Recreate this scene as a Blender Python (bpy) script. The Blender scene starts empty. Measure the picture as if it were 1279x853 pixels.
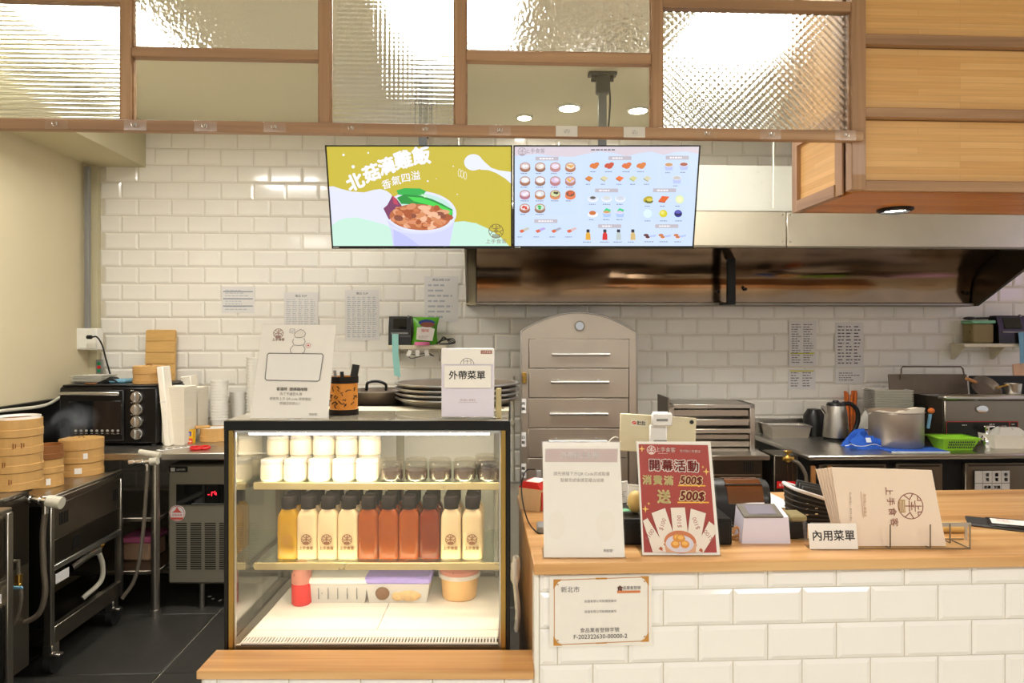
import bpy, bmesh, math, random
from mathutils import Matrix, Vector
random.seed(7)
PI = math.pi
SC = bpy.context.scene
COL = SC.collection
# ---------------------------------------------------------------- camera, world, exposure, big lamps
H = 1.38                      # lens height
F, CX, CY = 853.0, 639.5, 418.0
YAW = math.atan(41.5 / 853)   # the room is turned a little against the lens
CA, SA, RZ = math.cos(YAW), math.sin(YAW), -YAW
cam = bpy.data.objects.new('camera', bpy.data.cameras.new('camera'))
COL.objects.link(cam)
cam.location = (0, 0, H)
cam.rotation_euler = (PI / 2, 0, -YAW)
cam.data.sensor_width = 36
cam.data.lens = 36 * F / 1279
cam.data.shift_y = -8.5 / 1279
cam.data.clip_start = 0.05
SC.camera = cam
vs = SC.view_settings
vs.view_transform = 'Standard'
vs.look = 'None'
vs.gamma = 1
vs.use_curve_mapping = False
vs.exposure = 0.30
wd = bpy.data.worlds.new('world')
SC.world = wd
wd.use_nodes = True
wd.node_tree.nodes['Background'].inputs[0].default_value = (1.0, 0.98, 0.95, 1)
wd.node_tree.nodes['Background'].inputs[1].default_value = 0.45

def lamp(name, kind, loc, power, color, size=0.5, size_y=None, target=None, spread=None, spot=None):
    d = bpy.data.lights.new(name, kind)
    d.energy = power
    d.color = color
    if kind == 'AREA':
        d.size = size
        if size_y:
            d.shape = 'RECTANGLE'
            d.size_y = size_y
        if spread:
            d.spread = spread
    elif kind == 'SPOT':
        d.spot_size = spot
        d.spot_blend = 0.6
        d.shadow_soft_size = size
    else:
        d.shadow_soft_size = size
    o = bpy.data.objects.new(name, d)
    COL.objects.link(o)
    o.location = loc
    if target is not None:
        o.rotation_euler = (Vector(target) - Vector(loc)).to_track_quat('-Z', 'Y').to_euler()
    return o

WARM = (1.0, 0.965, 0.93)
# dining-room ceiling lamps, behind and beside the viewer
for lx in (-1.8, 0.3, 2.4):
    lamp('dining_ceiling_lamp', 'AREA', (lx, -0.9, 2.6), 30, WARM, 1.2, 0.8)
# purple light added beyond the frame for the glow at right, source unseen
lamp('purple_glow_lamp', 'AREA', (4.0, 3.0, 1.9), 1.1, (0.72, 0.36, 1.0), 0.5, target=(2.6, 4.1, 1.5))

# ---------------------------------------------------------------- placement: lens pixel -> room point
def W(xc, s):
    return (xc * CA + s * SA, -xc * SA + s * CA)
def Cp(px, py, s):
    x, y = W((px - CX) / F * s, s)
    return Vector((x, y, H + (CY - py) / F * s))
def sY(px, Y):
    return Y / (CA - (px - CX) / F * SA)
def Ap(px, py, Y):
    return Cp(px, py, sY(px, Y))
def sZ(py, z):
    return (H - z) * F / (py - CY)

# ---------------------------------------------------------------- materials
MATS = {}
def lin(c):
    return tuple((v / 12.92 if v <= 0.04045 else ((v + 0.055) / 1.055) ** 2.4) for v in c)
def hx(h):
    return lin(tuple(int(h[i:i + 2], 16) / 255 for i in (0, 2, 4)))
def nodes(name):
    m = bpy.data.materials.new(name)
    m.use_nodes = True
    MATS[name] = m
    nt = m.node_tree
    return m, nt, nt.nodes['Principled BSDF']
def nd(nt, typ, ins=None, **kw):
    n = nt.nodes.new(typ)
    for k, v in kw.items():
        setattr(n, k, v)
    for k, v in (ins or {}).items():
        if isinstance(v, bpy.types.NodeSocket):
            nt.links.new(v, n.inputs[k])
        else:
            n.inputs[k].default_value = v
    return n
def coords(nt, scale):
    tc = nd(nt, 'ShaderNodeTexCoord')
    return nd(nt, 'ShaderNodeMapping', {'Vector': tc.outputs['Object'], 'Scale': scale}).outputs[0]
def mk(name, h, rough=0.5, metal=0.0, var=0.05, scale=(14, 14, 14), bump=0.0, trans=0.0, emit=0.0, coat=0.0, rvar=0.08, ior=1.45, ss=0, spec=0.5, det=4):
    m, nt, p = nodes(name)
    c = hx(h)
    n = nd(nt, 'ShaderNodeTexNoise', {'Vector': coords(nt, scale), 'Scale': 1.0, 'Detail': float(det), 'Roughness': 0.6})
    mix = nd(nt, 'ShaderNodeMix', {'Factor': n.outputs[0], 'A': (*[v * (1 - 2 * var) for v in c], 1), 'B': (*[min(1, v * (1 + 2 * var)) for v in c], 1)}, data_type='RGBA')
    # the Mix node keeps several sockets called A/B: set the colour pair
    mix.inputs[6].default_value = (*[v * (1 - 2 * var) for v in c], 1)
    mix.inputs[7].default_value = (*[min(1, v * (1 + 2 * var)) for v in c], 1)
    nt.links.new(mix.outputs[2], p.inputs['Base Color'])
    r = nd(nt, 'ShaderNodeMapRange', {'Value': n.outputs[0], 'To Min': max(0, rough - rvar), 'To Max': min(1, rough + rvar)})
    nt.links.new(r.outputs[0], p.inputs['Roughness'])
    p.inputs['Metallic'].default_value = metal
    p.inputs['Transmission Weight'].default_value = trans
    p.inputs['IOR'].default_value = ior
    p.inputs['Coat Weight'].default_value = coat
    p.inputs['Specular IOR Level'].default_value = spec
    if ss:
        p.inputs['Subsurface Weight'].default_value = ss
        p.inputs['Subsurface Radius'].default_value = (0.01, 0.008, 0.006)
    if emit:
        nt.links.new(mix.outputs[2], p.inputs['Emission Color'])
        p.inputs['Emission Strength'].default_value = emit
    if bump:
        b = nd(nt, 'ShaderNodeBump', {'Height': n.outputs[0], 'Strength': bump, 'Distance': 0.002})
        nt.links.new(b.outputs[0], p.inputs['Normal'])
    return m
def mk_wood(name, a, b, c, axis='x', rough=0.42, fine=1.0, coat=0.15):
    m, nt, p = nodes(name)
    lo, hi = 1.1 * fine, 34 * fine
    sc = {'x': (lo, hi, hi), 'y': (hi, lo, hi), 'z': (hi, hi, lo)}[axis]
    v = coords(nt, sc)
    n1 = nd(nt, 'ShaderNodeTexNoise', {'Vector': v, 'Scale': 1.0, 'Detail': 5.0, 'Distortion': 0.6})
    sc2 = tuple(s * (0.35 if s == hi else 0.5) for s in sc)
    n2 = nd(nt, 'ShaderNodeTexNoise', {'Vector': coords(nt, sc2), 'Scale': 1.0, 'Detail': 2.0})
    mx = nd(nt, 'ShaderNodeMath', {0: n1.outputs[0], 1: n2.outputs[0]}, operation='ADD')
    hf = nd(nt, 'ShaderNodeMath', {0: mx.outputs[0], 1: 0.5}, operation='MULTIPLY')
    cr = nd(nt, 'ShaderNodeValToRGB', {'Fac': hf.outputs[0]})
    e = cr.color_ramp
    e.elements[0].position, e.elements[0].color = 0.36, (*hx(a), 1)
    e.elements[1].position, e.elements[1].color = 0.64, (*hx(c), 1)
    k = e.elements.new(0.5)
    k.color = (*hx(b), 1)
    nt.links.new(cr.outputs[0], p.inputs['Base Color'])
    p.inputs['Roughness'].default_value = rough
    p.inputs['Coat Weight'].default_value = coat
    bp = nd(nt, 'ShaderNodeBump', {'Height': n1.outputs[0], 'Strength': 0.08, 'Distance': 0.001})
    nt.links.new(bp.outputs[0], p.inputs['Normal'])
    return m
def mk_bamboo(name, a, b, swap='xz'):
    """laminated bamboo: narrow strips of slightly different tone, short end joints"""
    m, nt, p = nodes(name)
    tc = nd(nt, 'ShaderNodeTexCoord')
    sp = nd(nt, 'ShaderNodeSeparateXYZ', {'Vector': tc.outputs['Object']})
    ix = {'x': 0, 'y': 1, 'z': 2}
    cb = nd(nt, 'ShaderNodeCombineXYZ', {'X': sp.outputs[ix[swap[0]]], 'Y': sp.outputs[ix[swap[1]]]})
    br = nd(nt, 'ShaderNodeTexBrick', {'Vector': cb.outputs[0], 'Color1': (*hx(a), 1), 'Color2': (*hx(b), 1), 'Mortar': (*[v * 0.86 for v in hx(a)], 1), 'Scale': 1.0, 'Mortar Size': 0.0005, 'Brick Width': 0.34, 'Row Height': 0.019, 'Bias': 0.0})
    br.offset, br.offset_frequency = 0.37, 3
    n = nd(nt, 'ShaderNodeTexNoise', {'Vector': nd(nt, 'ShaderNodeMapping', {'Vector': cb.outputs[0], 'Scale': (4, 160, 1)}).outputs[0], 'Scale': 1.0, 'Detail': 3.0})
    mul = nd(nt, 'ShaderNodeMapRange', {'Value': n.outputs[0], 'To Min': 0.8, 'To Max': 1.18})
    vm = nd(nt, 'ShaderNodeVectorMath', {0: br.outputs[0]}, operation='SCALE')
    nt.links.new(mul.outputs[0], vm.inputs['Scale'])
    nt.links.new(vm.outputs[0], p.inputs['Base Color'])
    p.inputs['Roughness'].default_value = 0.45
    return m
def mk_steel(name, h='b9b3a8', rough=0.3, axis='x', var=0.06, bump=0.02, metal=1.0):
    """brushed stainless: long fine grain"""
    m, nt, p = nodes(name)
    sc = {'x': (3, 260, 260), 'y': (260, 3, 260), 'z': (260, 260, 3)}[axis]
    n = nd(nt, 'ShaderNodeTexNoise', {'Vector': coords(nt, sc), 'Scale': 1.0, 'Detail': 3.0})
    n2 = nd(nt, 'ShaderNodeTexNoise', {'Vector': coords(nt, (5, 5, 5)), 'Scale': 1.0, 'Detail': 3.0})
    c = hx(h)
    mix = nd(nt, 'ShaderNodeMix', data_type='RGBA')
    nt.links.new(n2.outputs[0], mix.inputs[0])
    mix.inputs[6].default_value = (*[v * (1 - 2 * var) for v in c], 1)
    mix.inputs[7].default_value = (*[min(1, v * (1 + 2 * var)) for v in c], 1)
    nt.links.new(mix.outputs[2], p.inputs['Base Color'])
    p.inputs['Metallic'].default_value = metal
    r = nd(nt, 'ShaderNodeMapRange', {'Value': n.outputs[0], 'To Min': max(0.03, rough - 0.07), 'To Max': rough + 0.07})
    nt.links.new(r.outputs[0], p.inputs['Roughness'])
    p.inputs['Anisotropic'].default_value = 0.4
    b = nd(nt, 'ShaderNodeBump', {'Height': n.outputs[0], 'Strength': bump, 'Distance': 0.001})
    nt.links.new(b.outputs[0], p.inputs['Normal'])
    return m
def mk_print(name, emit=0.0, rough=0.45):
    m, nt, p = nodes(name)
    a = nd(nt, 'ShaderNodeVertexColor', layer_name='Col')
    if emit:
        p.inputs['Base Color'].default_value = (0.01, 0.01, 0.01, 1)
        nt.links.new(a.outputs[0], p.inputs['Emission Color'])
        p.inputs['Emission Strength'].default_value = emit
        p.inputs['Roughness'].default_value = 0.25
    else:
        n = nd(nt, 'ShaderNodeTexNoise', {'Vector': coords(nt, (30, 30, 30)), 'Scale': 1.0})
        mr = nd(nt, 'ShaderNodeMapRange', {'Value': n.outputs[0], 'To Min': 0.97, 'To Max': 1.02})
        vm = nd(nt, 'ShaderNodeVectorMath', {0: a.outputs[0]}, operation='SCALE')
        nt.links.new(mr.outputs[0], vm.inputs['Scale'])
        nt.links.new(vm.outputs[0], p.inputs['Base Color'])
        p.inputs['Roughness'].default_value = rough
    return m
def mk_pane(name, gloss=0.08, tint='ffffff', rough=0.0):
    """clear flat pane: see-through with a weak mirror"""
    m, nt, p = nodes(name)
    nt.nodes.remove(p)
    t = nd(nt, 'ShaderNodeBsdfTransparent', {'Color': (*hx(tint), 1)})
    g = nd(nt, 'ShaderNodeBsdfGlossy', {'Color': (1, 1, 1, 1), 'Roughness': rough})
    lw = nd(nt, 'ShaderNodeLayerWeight', {'Blend': 0.15})
    mr = nd(nt, 'ShaderNodeMapRange', {'Value': lw.outputs['Facing'], 'To Min': gloss, 'To Max': min(1, gloss + 0.5)})
    x = nd(nt, 'ShaderNodeMixShader', {0: mr.outputs[0], 1: t.outputs[0], 2: g.outputs[0]})
    nt.links.new(x.outputs[0], nt.nodes['Material Output'].inputs[0])
    return m
def mk_textured_glass(name, kind):
    """figured glass: ribs, squares, diamonds or hammered relief that bends what lies behind"""
    m, nt, p = nodes(name)
    nt.nodes.remove(p)
    tc = nd(nt, 'ShaderNodeTexCoord')
    o = tc.outputs['Object']
    def wave(direction, scale, rot=0.0):
        mp = nd(nt, 'ShaderNodeMapping', {'Vector': o, 'Rotation': (0, rot, 0)})
        return nd(nt, 'ShaderNodeTexWave', {'Vector': mp.outputs[0], 'Scale': scale}, wave_type='BANDS', bands_direction=direction, wave_profile='SIN').outputs[1]
    def add(a, b):
        return nd(nt, 'ShaderNodeMath', {0: a, 1: b}, operation='ADD').outputs[0]
    per = 0.314159          # a band repeats every 0.314 / scale metres
    if kind == 'ribbed':
        hgt, st, ro = wave('Z', per / 0.0125), 1.0, 0.12
    elif kind == 'squares':
        hgt, st, ro = add(wave('Z', per / 0.0125), wave('X', per / 0.0125)), 0.42, 0.08
    elif kind == 'diamond':
        hgt, st, ro = add(wave('Z', per / 0.016, PI / 4), wave('X', per / 0.016, PI / 4)), 0.9, 0.16
    else:
        v = nd(nt, 'ShaderNodeTexVoronoi', {'Vector': o, 'Scale': 95.0, 'Smoothness': 0.6}, feature='SMOOTH_F1')
        n = nd(nt, 'ShaderNodeTexNoise', {'Vector': o, 'Scale': 120.0, 'Detail': 2.0})
        hgt, st, ro = add(v.outputs[0], n.outputs[0]), 1.0, 0.06
    b = nd(nt, 'ShaderNodeBump', {'Height': hgt, 'Strength': st, 'Distance': 0.0022 if kind != 'hammered' else 0.002})
    rf = nd(nt, 'ShaderNodeBsdfRefraction', {'Color': (0.97, 0.98, 0.95, 1), 'Roughness': ro, 'IOR': 1.42, 'Normal': b.outputs[0]})
    gl = nd(nt, 'ShaderNodeBsdfGlossy', {'Color': (1, 1, 1, 1), 'Roughness': 0.1, 'Normal': b.outputs[0]})
    tp = nd(nt, 'ShaderNodeBsdfTransparent')
    x = nd(nt, 'ShaderNodeMixShader', {0: 0.07, 1: rf.outputs[0], 2: gl.outputs[0]})
    y = nd(nt, 'ShaderNodeMixShader', {0: 0.25, 1: x.outputs[0], 2: tp.outputs[0]})
    nt.links.new(y.outputs[0], nt.nodes['Material Output'].inputs[0])
    return m

mk('wall_paint', 'dacdab', 0.75, var=0.03, scale=(3, 3, 3), bump=0.05)
mk('ceiling_paint', 'f2ecd8', 0.8, var=0.02, scale=(3, 3, 3))
mk('soffit_paint', 'cfc6a4', 0.7, var=0.03, scale=(3, 3, 3))
mk('grout', 'd8d0bc', 0.85, var=0.04, scale=(40, 40, 40))
mk('tile_glaze', 'f2eee4', 0.12, var=0.02, scale=(6, 6, 6), rvar=0.03, coat=0.3)
mk('counter_glaze', 'f6f4f1', 0.12, var=0.015, scale=(6, 6, 6), rvar=0.03, coat=0.3)
mk('floor_slab', '393733', 0.42, var=0.16, scale=(9, 9, 9), bump=0.15, rvar=0.15)
mk_wood('oak', 'b07c46', 'cf9c62', 'dfb47c', 'x', 0.36)
mk_wood('oak_z', 'a8733f', 'c4915a', 'd4a870', 'z', 0.4)
mk_wood('frame_x', '8d6a4b', 'a67f5c', 'b8936e', 'x', 0.5, 1.3)
mk_wood('frame_z', '8d6a4b', 'a67f5c', 'b8936e', 'z', 0.5, 1.3)
mk_wood('frame_y', '8d6a4b', 'a67f5c', 'b8936e', 'y', 0.5, 1.3)
mk_wood('soffit_wood', 'a5601f', 'bd7832', 'cc8a44', 'x', 0.4, 0.8)
mk_bamboo('bamboo_front', 'd6a260', 'e2b474', 'xz')
mk_bamboo('bamboo_side', 'd6a260', 'e2b474', 'yz')
mk_steel('steel', 'c4bfb6', 0.3, 'x', bump=0.015)
mk_steel('steel_z', 'c4bfb6', 0.3, 'z', bump=0.015)
mk_steel('satin_steel', 'bdb2a4', 0.44, 'x', bump=0.01, metal=0.85)
mk_steel('ice_steel', '9a9483', 0.42, 'x', bump=0.01, metal=0.55)
mk_steel('steel_y', 'b5afa3', 0.3, 'y')
mk_steel('hood_steel', 'e2dcd0', 0.36, 'x', bump=0.015)
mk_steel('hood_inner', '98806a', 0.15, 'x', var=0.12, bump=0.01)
mk_steel('dark_steel', '5d564c', 0.4, 'x', var=0.12)
mk_steel('dull_steel', '938b7e', 0.38, 'x', var=0.12)
mk('white_metal', 'eceae2', 0.25, var=0.02)
mk('gold_trim', 'a98b4f', 0.32, 1.0, var=0.06)
mk('brass', 'c7a052', 0.3, 1.0)
mk('chrome', 'e8e8e8', 0.08, 1.0, var=0.02, rvar=0.03)
mk('alu', 'c9c9c5', 0.35, 1.0)
mk('black_plastic', '171615', 0.38, var=0.1, coat=0.1)
mk('black_matte', '100f0e', 0.6, var=0.1)
mk('black_metal', '151413', 0.35, 0.3, var=0.1)
mk('oven_glass', '121314', 0.06, var=0.05, rvar=0.02, coat=0.5)
mk('tv_black', '0d0d0e', 0.25)
mk('grey_plastic', '8b8b88', 0.45)
mk('dark_grey', '3a3937', 0.5)
mk('white_plastic', 'f0eee6', 0.35, var=0.02)
mk('cream_plastic', 'e8e0c6', 0.4, var=0.03)
mk('paper', 'f3efe8', 0.7, var=0.015, scale=(30, 30, 30))
mk('grey_paper', 'e2dfdc', 0.7, var=0.015)
mk('foam', 'f8f0e0', 0.7, var=0.02)
mk('menu_paper', 'f1dcc6', 0.4, var=0.015)
mk('steamer_wood', 'cda061', 0.55, var=0.12, scale=(20, 20, 4), bump=0.2)
mk('steamer_dark', '8f5a2c', 0.6, var=0.15, scale=(20, 20, 4), bump=0.2)
mk('bamboo_lath', 'd8ad68', 0.55, var=0.12, scale=(6, 60, 60), bump=0.15)
mk('bamboo_tube', 'd98b32', 0.35, var=0.1, scale=(40, 40, 5))
mk('rubber', '1d1c1b', 0.7)
mk('hose', '7c7264', 0.45, 0.5, var=0.25, scale=(300, 300, 300), bump=0.4)
mk('cord_white', 'd9d4c4', 0.5)
mk('pvc', 'cfc9b6', 0.4)
mk('red_plastic', 'd3201f', 0.35)
mk('red_card', 'd22a25', 0.5)
mk('pink_plastic', 'e77aa8', 0.4)
mk('mint', '9fdcd4', 0.5)
mk('green_plastic', '9cdc36', 0.35, var=0.05)
mk('yellow_card', 'e7b51f', 0.5)
mk('blue_cloth', '2f62c8', 0.95, var=0.15, scale=(60, 60, 60), bump=0.6)
mk('blue_pack', '7db4d0', 0.5)
mk('white_cloth', 'dfe6ef', 0.9)
mk('ceramic', 'f1eee4', 0.18, var=0.02, coat=0.3)
mk('pan_dark', '6a5d50', 0.42, 0.4, var=0.15)
mk('pan_grey', '968f86', 0.38, 0.7, var=0.1)
mk('bag_green', '5fb52a', 0.3, var=0.08)
mk('wood_handle', 'c58950', 0.5, var=0.1)
mk('orange', 'd9702a', 0.5)
mk('mango', 'e7c47a', 0.45, var=0.06)
mk('brown_box', 'e3c39a', 0.7)
mk('cap_black', '1e1714', 0.6, var=0.05, spec=0.25)
mk('milk', 'dcc295', 0.3, var=0.02, emit=0.0)
mk('tea', 'b4581c', 0.12, var=0.05, trans=0.35, ior=1.3)
mk('tea_dark', '8a3818', 0.12, var=0.05, trans=0.3, ior=1.3)
mk('yellow_drink', 'e8b41a', 0.1, var=0.05, trans=0.5, ior=1.3)
mk('pudding', 'eadfc6', 0.35, var=0.02)
mk('jelly', '4c3b35', 0.25, var=0.05)
mk('red_sauce', 'd81f1c', 0.25, var=0.04)
mk('tub_orange', 'e6b878', 0.4)
mk('food', 'd8b27a', 0.6, var=0.25, scale=(60, 60, 60), bump=0.5)
mk('mushroom', '7d5a3c', 0.6)
mk('purple_lid', 'a99be0', 0.35, var=0.02)
mk('frost', 'f4f0e6', 0.3, var=0.02, trans=0.35, ior=1.2)
mk('frost_pink', 'f0c8a8', 0.3, var=0.02, trans=0.4, ior=1.2)
mk('frost_red', 'e8a08a', 0.3, var=0.02, trans=0.4, ior=1.2)
mk('cup_plastic', 'f8f5ec', 0.25, var=0.01, trans=0.08, ior=1.2)
mk('green_lid', '86c9a0', 0.4)
mk('container_amber', 'b5a578', 0.3, trans=0.35, ior=1.2)
mk('amber', '6a340b', 0.05, trans=0.3, ior=1.4, coat=1.0)
mk('scanner_glass', '8d8794', 0.1, coat=0.5)  # lavender grey puts the window's light reflection into the colour
mk('scanner_rim', '6e675d', 0.35)
mk('lavender_plastic', 'e2dcea', 0.35, var=0.01)
mk('tablet_gold', 'd8ccaa', 0.35, 0.35, var=0.02)
mk('clip_plastic', 'f5f3ee', 0.3, var=0.01)
mk('led_warm', 'fff0da', 0.5, var=0.0, emit=30)
mk('led_soft', 'fff0da', 0.5, var=0.0, emit=15)
mk('led_panel', 'fffdf8', 0.5, var=0.0, emit=26)
mk('led_down', 'fff8ec', 0.5, var=0.0, emit=60)
mk('red_led', 'ff2030', 0.5, var=0.0, emit=3)
mk('green_lamp', '1f8f5a', 0.4)
mk('interior_white', 'f2ece0', 0.35, var=0.02)
mk('pale_gold', 'cdbb8a', 0.3, 0.6, var=0.04)
mk_print('print', 0.0)
mk_print("screen_print", 0.9)
mk_pane('clear_pane', 0.05, 'fbfbf5')
mk_pane('case_glass', 0.025, 'ffffff')
mk_pane('shelf_glass', 0.12, 'eef4ea')
mk_pane('acrylic', 0.014, 'ffffff', 0.08)
mk_pane('jar_plastic', 0.06, 'fffdf8', 0.15)
mk_pane('case_side_glass', 0.32, 'f4f4ec', 0.03)
mk_textured_glass('ribbed_glass', 'ribbed')
mk_textured_glass('square_glass', 'squares')
mk_textured_glass('diamond_glass', 'diamond')
mk_textured_glass('hammered_glass', 'hammered')

# ---------------------------------------------------------------- mesh builder
class MB:
    def __init__(self, m=1.0):
        self.v, self.f, self.m = [], [], m
        self.X = None
    def at(self, x=0, y=0, z=0, rx=0, ry=0, rz=0):
        self.X = Matrix.Translation((x, y, z)) @ Matrix.Rotation(rz, 4, 'Z') @ Matrix.Rotation(ry, 4, 'Y') @ Matrix.Rotation(rx, 4, 'X')
        return self
    def add(self, vs, fs):
        o = len(self.v)
        for p in vs:
            if self.X:
                p = self.X @ Vector(p)
            self.v.append((p[0] * self.m, p[1] * self.m, p[2] * self.m))
        self.f += [tuple(i + o for i in f) for f in fs]
        return self
    def box(self, x0, x1, y0, y1, z0, z1, b=0.0):
        if x0 > x1: x0, x1 = x1, x0
        if y0 > y1: y0, y1 = y1, y0
        if z0 > z1: z0, z1 = z1, z0
        if b <= 0:
            return self.add([(x, y, z) for x in (x0, x1) for y in (y0, y1) for z in (z0, z1)],
                            [(0, 1, 3, 2), (4, 6, 7, 5), (0, 4, 5, 1), (2, 3, 7, 6), (0, 2, 6, 4), (1, 5, 7, 3)])
        b = min(b, (x1 - x0) * .45, (y1 - y0) * .45, (z1 - z0) * .45)
        c = lambda lo, hi, s: lo if s < 0 else hi
        vs, ix = [], {}
        for sx in (-1, 1):
            for sy in (-1, 1):
                for sz in (-1, 1):
                    for a in range(3):
                        p = [c(x0, x1, sx), c(y0, y1, sy), c(z0, z1, sz)]
                        for q, s in enumerate((sx, sy, sz)):
                            if q != a:
                                p[q] -= s * b
                        ix[(sx, sy, sz, a)] = len(vs)
                        vs.append(p)
        fs = []
        S = (-1, 1)
        for s in S:
            fs.append([ix[(s, *k, 0)] for k in ((-1, -1), (-1, 1), (1, 1), (1, -1))])
            fs.append([ix[(k[0], s, k[1], 1)] for k in ((-1, -1), (-1, 1), (1, 1), (1, -1))])
            fs.append([ix[(*k, s, 2)] for k in ((-1, -1), (-1, 1), (1, 1), (1, -1))])
        for s in S:
            for t in S:
                fs.append([ix[(-1, s, t, 1)], ix[(1, s, t, 1)], ix[(1, s, t, 2)], ix[(-1, s, t, 2)]])
                fs.append([ix[(s, -1, t, 0)], ix[(s, 1, t, 0)], ix[(s, 1, t, 2)], ix[(s, -1, t, 2)]])
                fs.append([ix[(s, t, -1, 0)], ix[(s, t, 1, 0)], ix[(s, t, 1, 1)], ix[(s, t, -1, 1)]])
        for sx in S:
            for sy in S:
                for sz in S:
                    fs.append([ix[(sx, sy, sz, a)] for a in range(3)])
        return self.add(vs, fs)
    def cyl(self, p0, p1, r0, r1=None, n=16):
        r1 = r0 if r1 is None else r1
        p0, p1 = Vector(p0), Vector(p1)
        d = (p1 - p0).normalized()
        a = d.orthogonal().normalized()
        b = d.cross(a)
        vs = []
        for p, r in ((p0, r0), (p1, r1)):
            for i in range(n):
                t = 2 * PI * i / n
                vs.append(p + a * (r * math.cos(t)) + b * (r * math.sin(t)))
        fs = [(i, (i + 1) % n, n + (i + 1) % n, n + i) for i in range(n)]
        fs += [tuple(range(n))[::-1], tuple(range(n, 2 * n))]
        return self.add(vs, fs)
    def lathe(self, prof, cx=0, cy=0, cz=0, n=24, sx=1, sy=1):
        """prof: (radius, height); radius 0 closes the end"""
        vs, rows, fs = [], [], []
        for r, z in prof:
            if r <= 1e-9:
                rows.append([len(vs)])
                vs.append((cx, cy, cz + z))
            else:
                rows.append(list(range(len(vs), len(vs) + n)))
                vs += [(cx + sx * r * math.cos(2 * PI * i / n), cy + sy * r * math.sin(2 * PI * i / n), cz + z) for i in range(n)]
        for a, b in zip(rows, rows[1:]):
            for i in range(n):
                j = (i + 1) % n
                q = [a[i % len(a)], a[j % len(a)], b[j % len(b)], b[i % len(b)]]
                u = []
                for k in q:
                    if k not in u:
                        u.append(k)
                if len(u) > 2:
                    fs.append(tuple(u))
        return self.add(vs, fs)
    def tube(self, pts, r, n=8):
        pts = [Vector(p) for p in pts]
        vs, fs = [], []
        a = None
        for i, p in enumerate(pts):
            d = (pts[min(i + 1, len(pts) - 1)] - pts[max(i - 1, 0)]).normalized()
            a = d.orthogonal().normalized() if a is None else (a - d * a.dot(d)).normalized()
            b = d.cross(a)
            rr = r[i] if isinstance(r, (list, tuple)) else r
            vs += [p + (a * math.cos(2 * PI * k / n) + b * math.sin(2 * PI * k / n)) * rr for k in range(n)]
        for i in range(len(pts) - 1):
            for k in range(n):
                fs.append((i * n + k, i * n + (k + 1) % n, (i + 1) * n + (k + 1) % n, (i + 1) * n + k))
        fs += [tuple(range(n))[::-1], tuple(range(len(vs) - n, len(vs)))]
        return self.add(vs, fs)
    def prism(self, poly, axis, a, b):
        """poly: 2-D outline in the two other axes (xz for y, yz for x, xy for z)"""
        def P(u, v, w):
            return {'x': (w, u, v), 'y': (u, w, v), 'z': (u, v, w)}[axis]
        n = len(poly)
        vs = [P(u, v, a) for u, v in poly] + [P(u, v, b) for u, v in poly]
        fs = [(i, (i + 1) % n, n + (i + 1) % n, n + i) for i in range(n)] + [tuple(range(n))[::-1], tuple(range(n, 2 * n))]
        return self.add(vs, fs)
    def ball(self, x, y, z, rx, ry=None, rz=None, n=14):
        ry, rz = ry or rx, rz or rx
        k = n // 2
        prof = [(math.sin(PI * i / k), -math.cos(PI * i / k)) for i in range(k + 1)]
        vs, rows = [], []
        o = MB()
        o.lathe([(max(0, r) if 0 < i < k else 0, h) for i, (r, h) in enumerate(prof)], n=n)
        return self.add([(x + a * rx, y + b * ry, z + c * rz) for a, b, c in o.v], o.f)
    def sheet(self, fn, nu, nv, th):
        """fn(u,v)->point, made into a thin closed slab by pushing along -y/normal th (vector)"""
        th = Vector(th)
        top = [Vector(fn(i / nu, j / nv)) for j in range(nv + 1) for i in range(nu + 1)]
        N = len(top)
        vs = top + [p + th for p in top]
        fs = []
        w = nu + 1
        for j in range(nv):
            for i in range(nu):
                q = (j * w + i, j * w + i + 1, (j + 1) * w + i + 1, (j + 1) * w + i)
                fs += [q, tuple(N + k for k in q[::-1])]
        for i in range(nu):
            fs += [(i, N + i, N + i + 1, i + 1), (nv * w + i, nv * w + i + 1, N + nv * w + i + 1, N + nv * w + i)]
        for j in range(nv):
            fs += [(j * w, (j + 1) * w, N + (j + 1) * w, N + j * w), (j * w + nu, N + j * w + nu, N + (j + 1) * w + nu, (j + 1) * w + nu)]
        return self.add(vs, fs)
    def mesh(self, name, mat):
        me = bpy.data.meshes.new(name)
        me.from_pydata(self.v, [], self.f)
        bm = bmesh.new()
        bm.from_mesh(me)
        bmesh.ops.recalc_face_normals(bm, faces=bm.faces)
        bm.to_mesh(me)
        bm.free()
        me.materials.append(MATS[mat])
        me.shade_smooth()
        me.set_sharp_from_angle(angle=math.radians(38))
        return me
def link(name, me, parent=None, kind=None, label=None):
    o = bpy.data.objects.new(name, me)
    COL.objects.link(o)
    if parent is not None:
        o.parent = parent
    if kind:
        o['kind'] = kind
    if label:
        o['label'] = label
    return o
def put(name, b, mat, parent=None, kind=None, label=None):
    return link(name, b.mesh(name, mat), parent, kind, label)
def tag(o, label, cat, group=None):
    o['label'], o['category'] = label, cat
    if group:
        o['group'] = group
    return o
def dup(root, label=None, loc=None, rz=None, name=None):
    """copy a thing with its parts and sub-parts (mesh data shared)"""
    r = root.copy()
    COL.objects.link(r)
    if loc is not None: r.location = loc
    if rz is not None: r.rotation_euler.z = rz
    if label: r['label'] = label
    def rec(a, b):
        for ch in list(a.children):
            c = ch.copy()
            COL.objects.link(c)
            c.parent = b
            rec(ch, c)
    rec(root, r)
    return r

ORD = 'first second third fourth fifth sixth seventh eighth ninth tenth eleventh twelfth thirteenth fourteenth fifteenth sixteenth seventeenth eighteenth nineteenth twentieth twenty-first twenty-second twenty-third twenty-fourth twenty-fifth twenty-sixth twenty-seventh twenty-eighth twenty-ninth thirtieth'.split()
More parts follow.
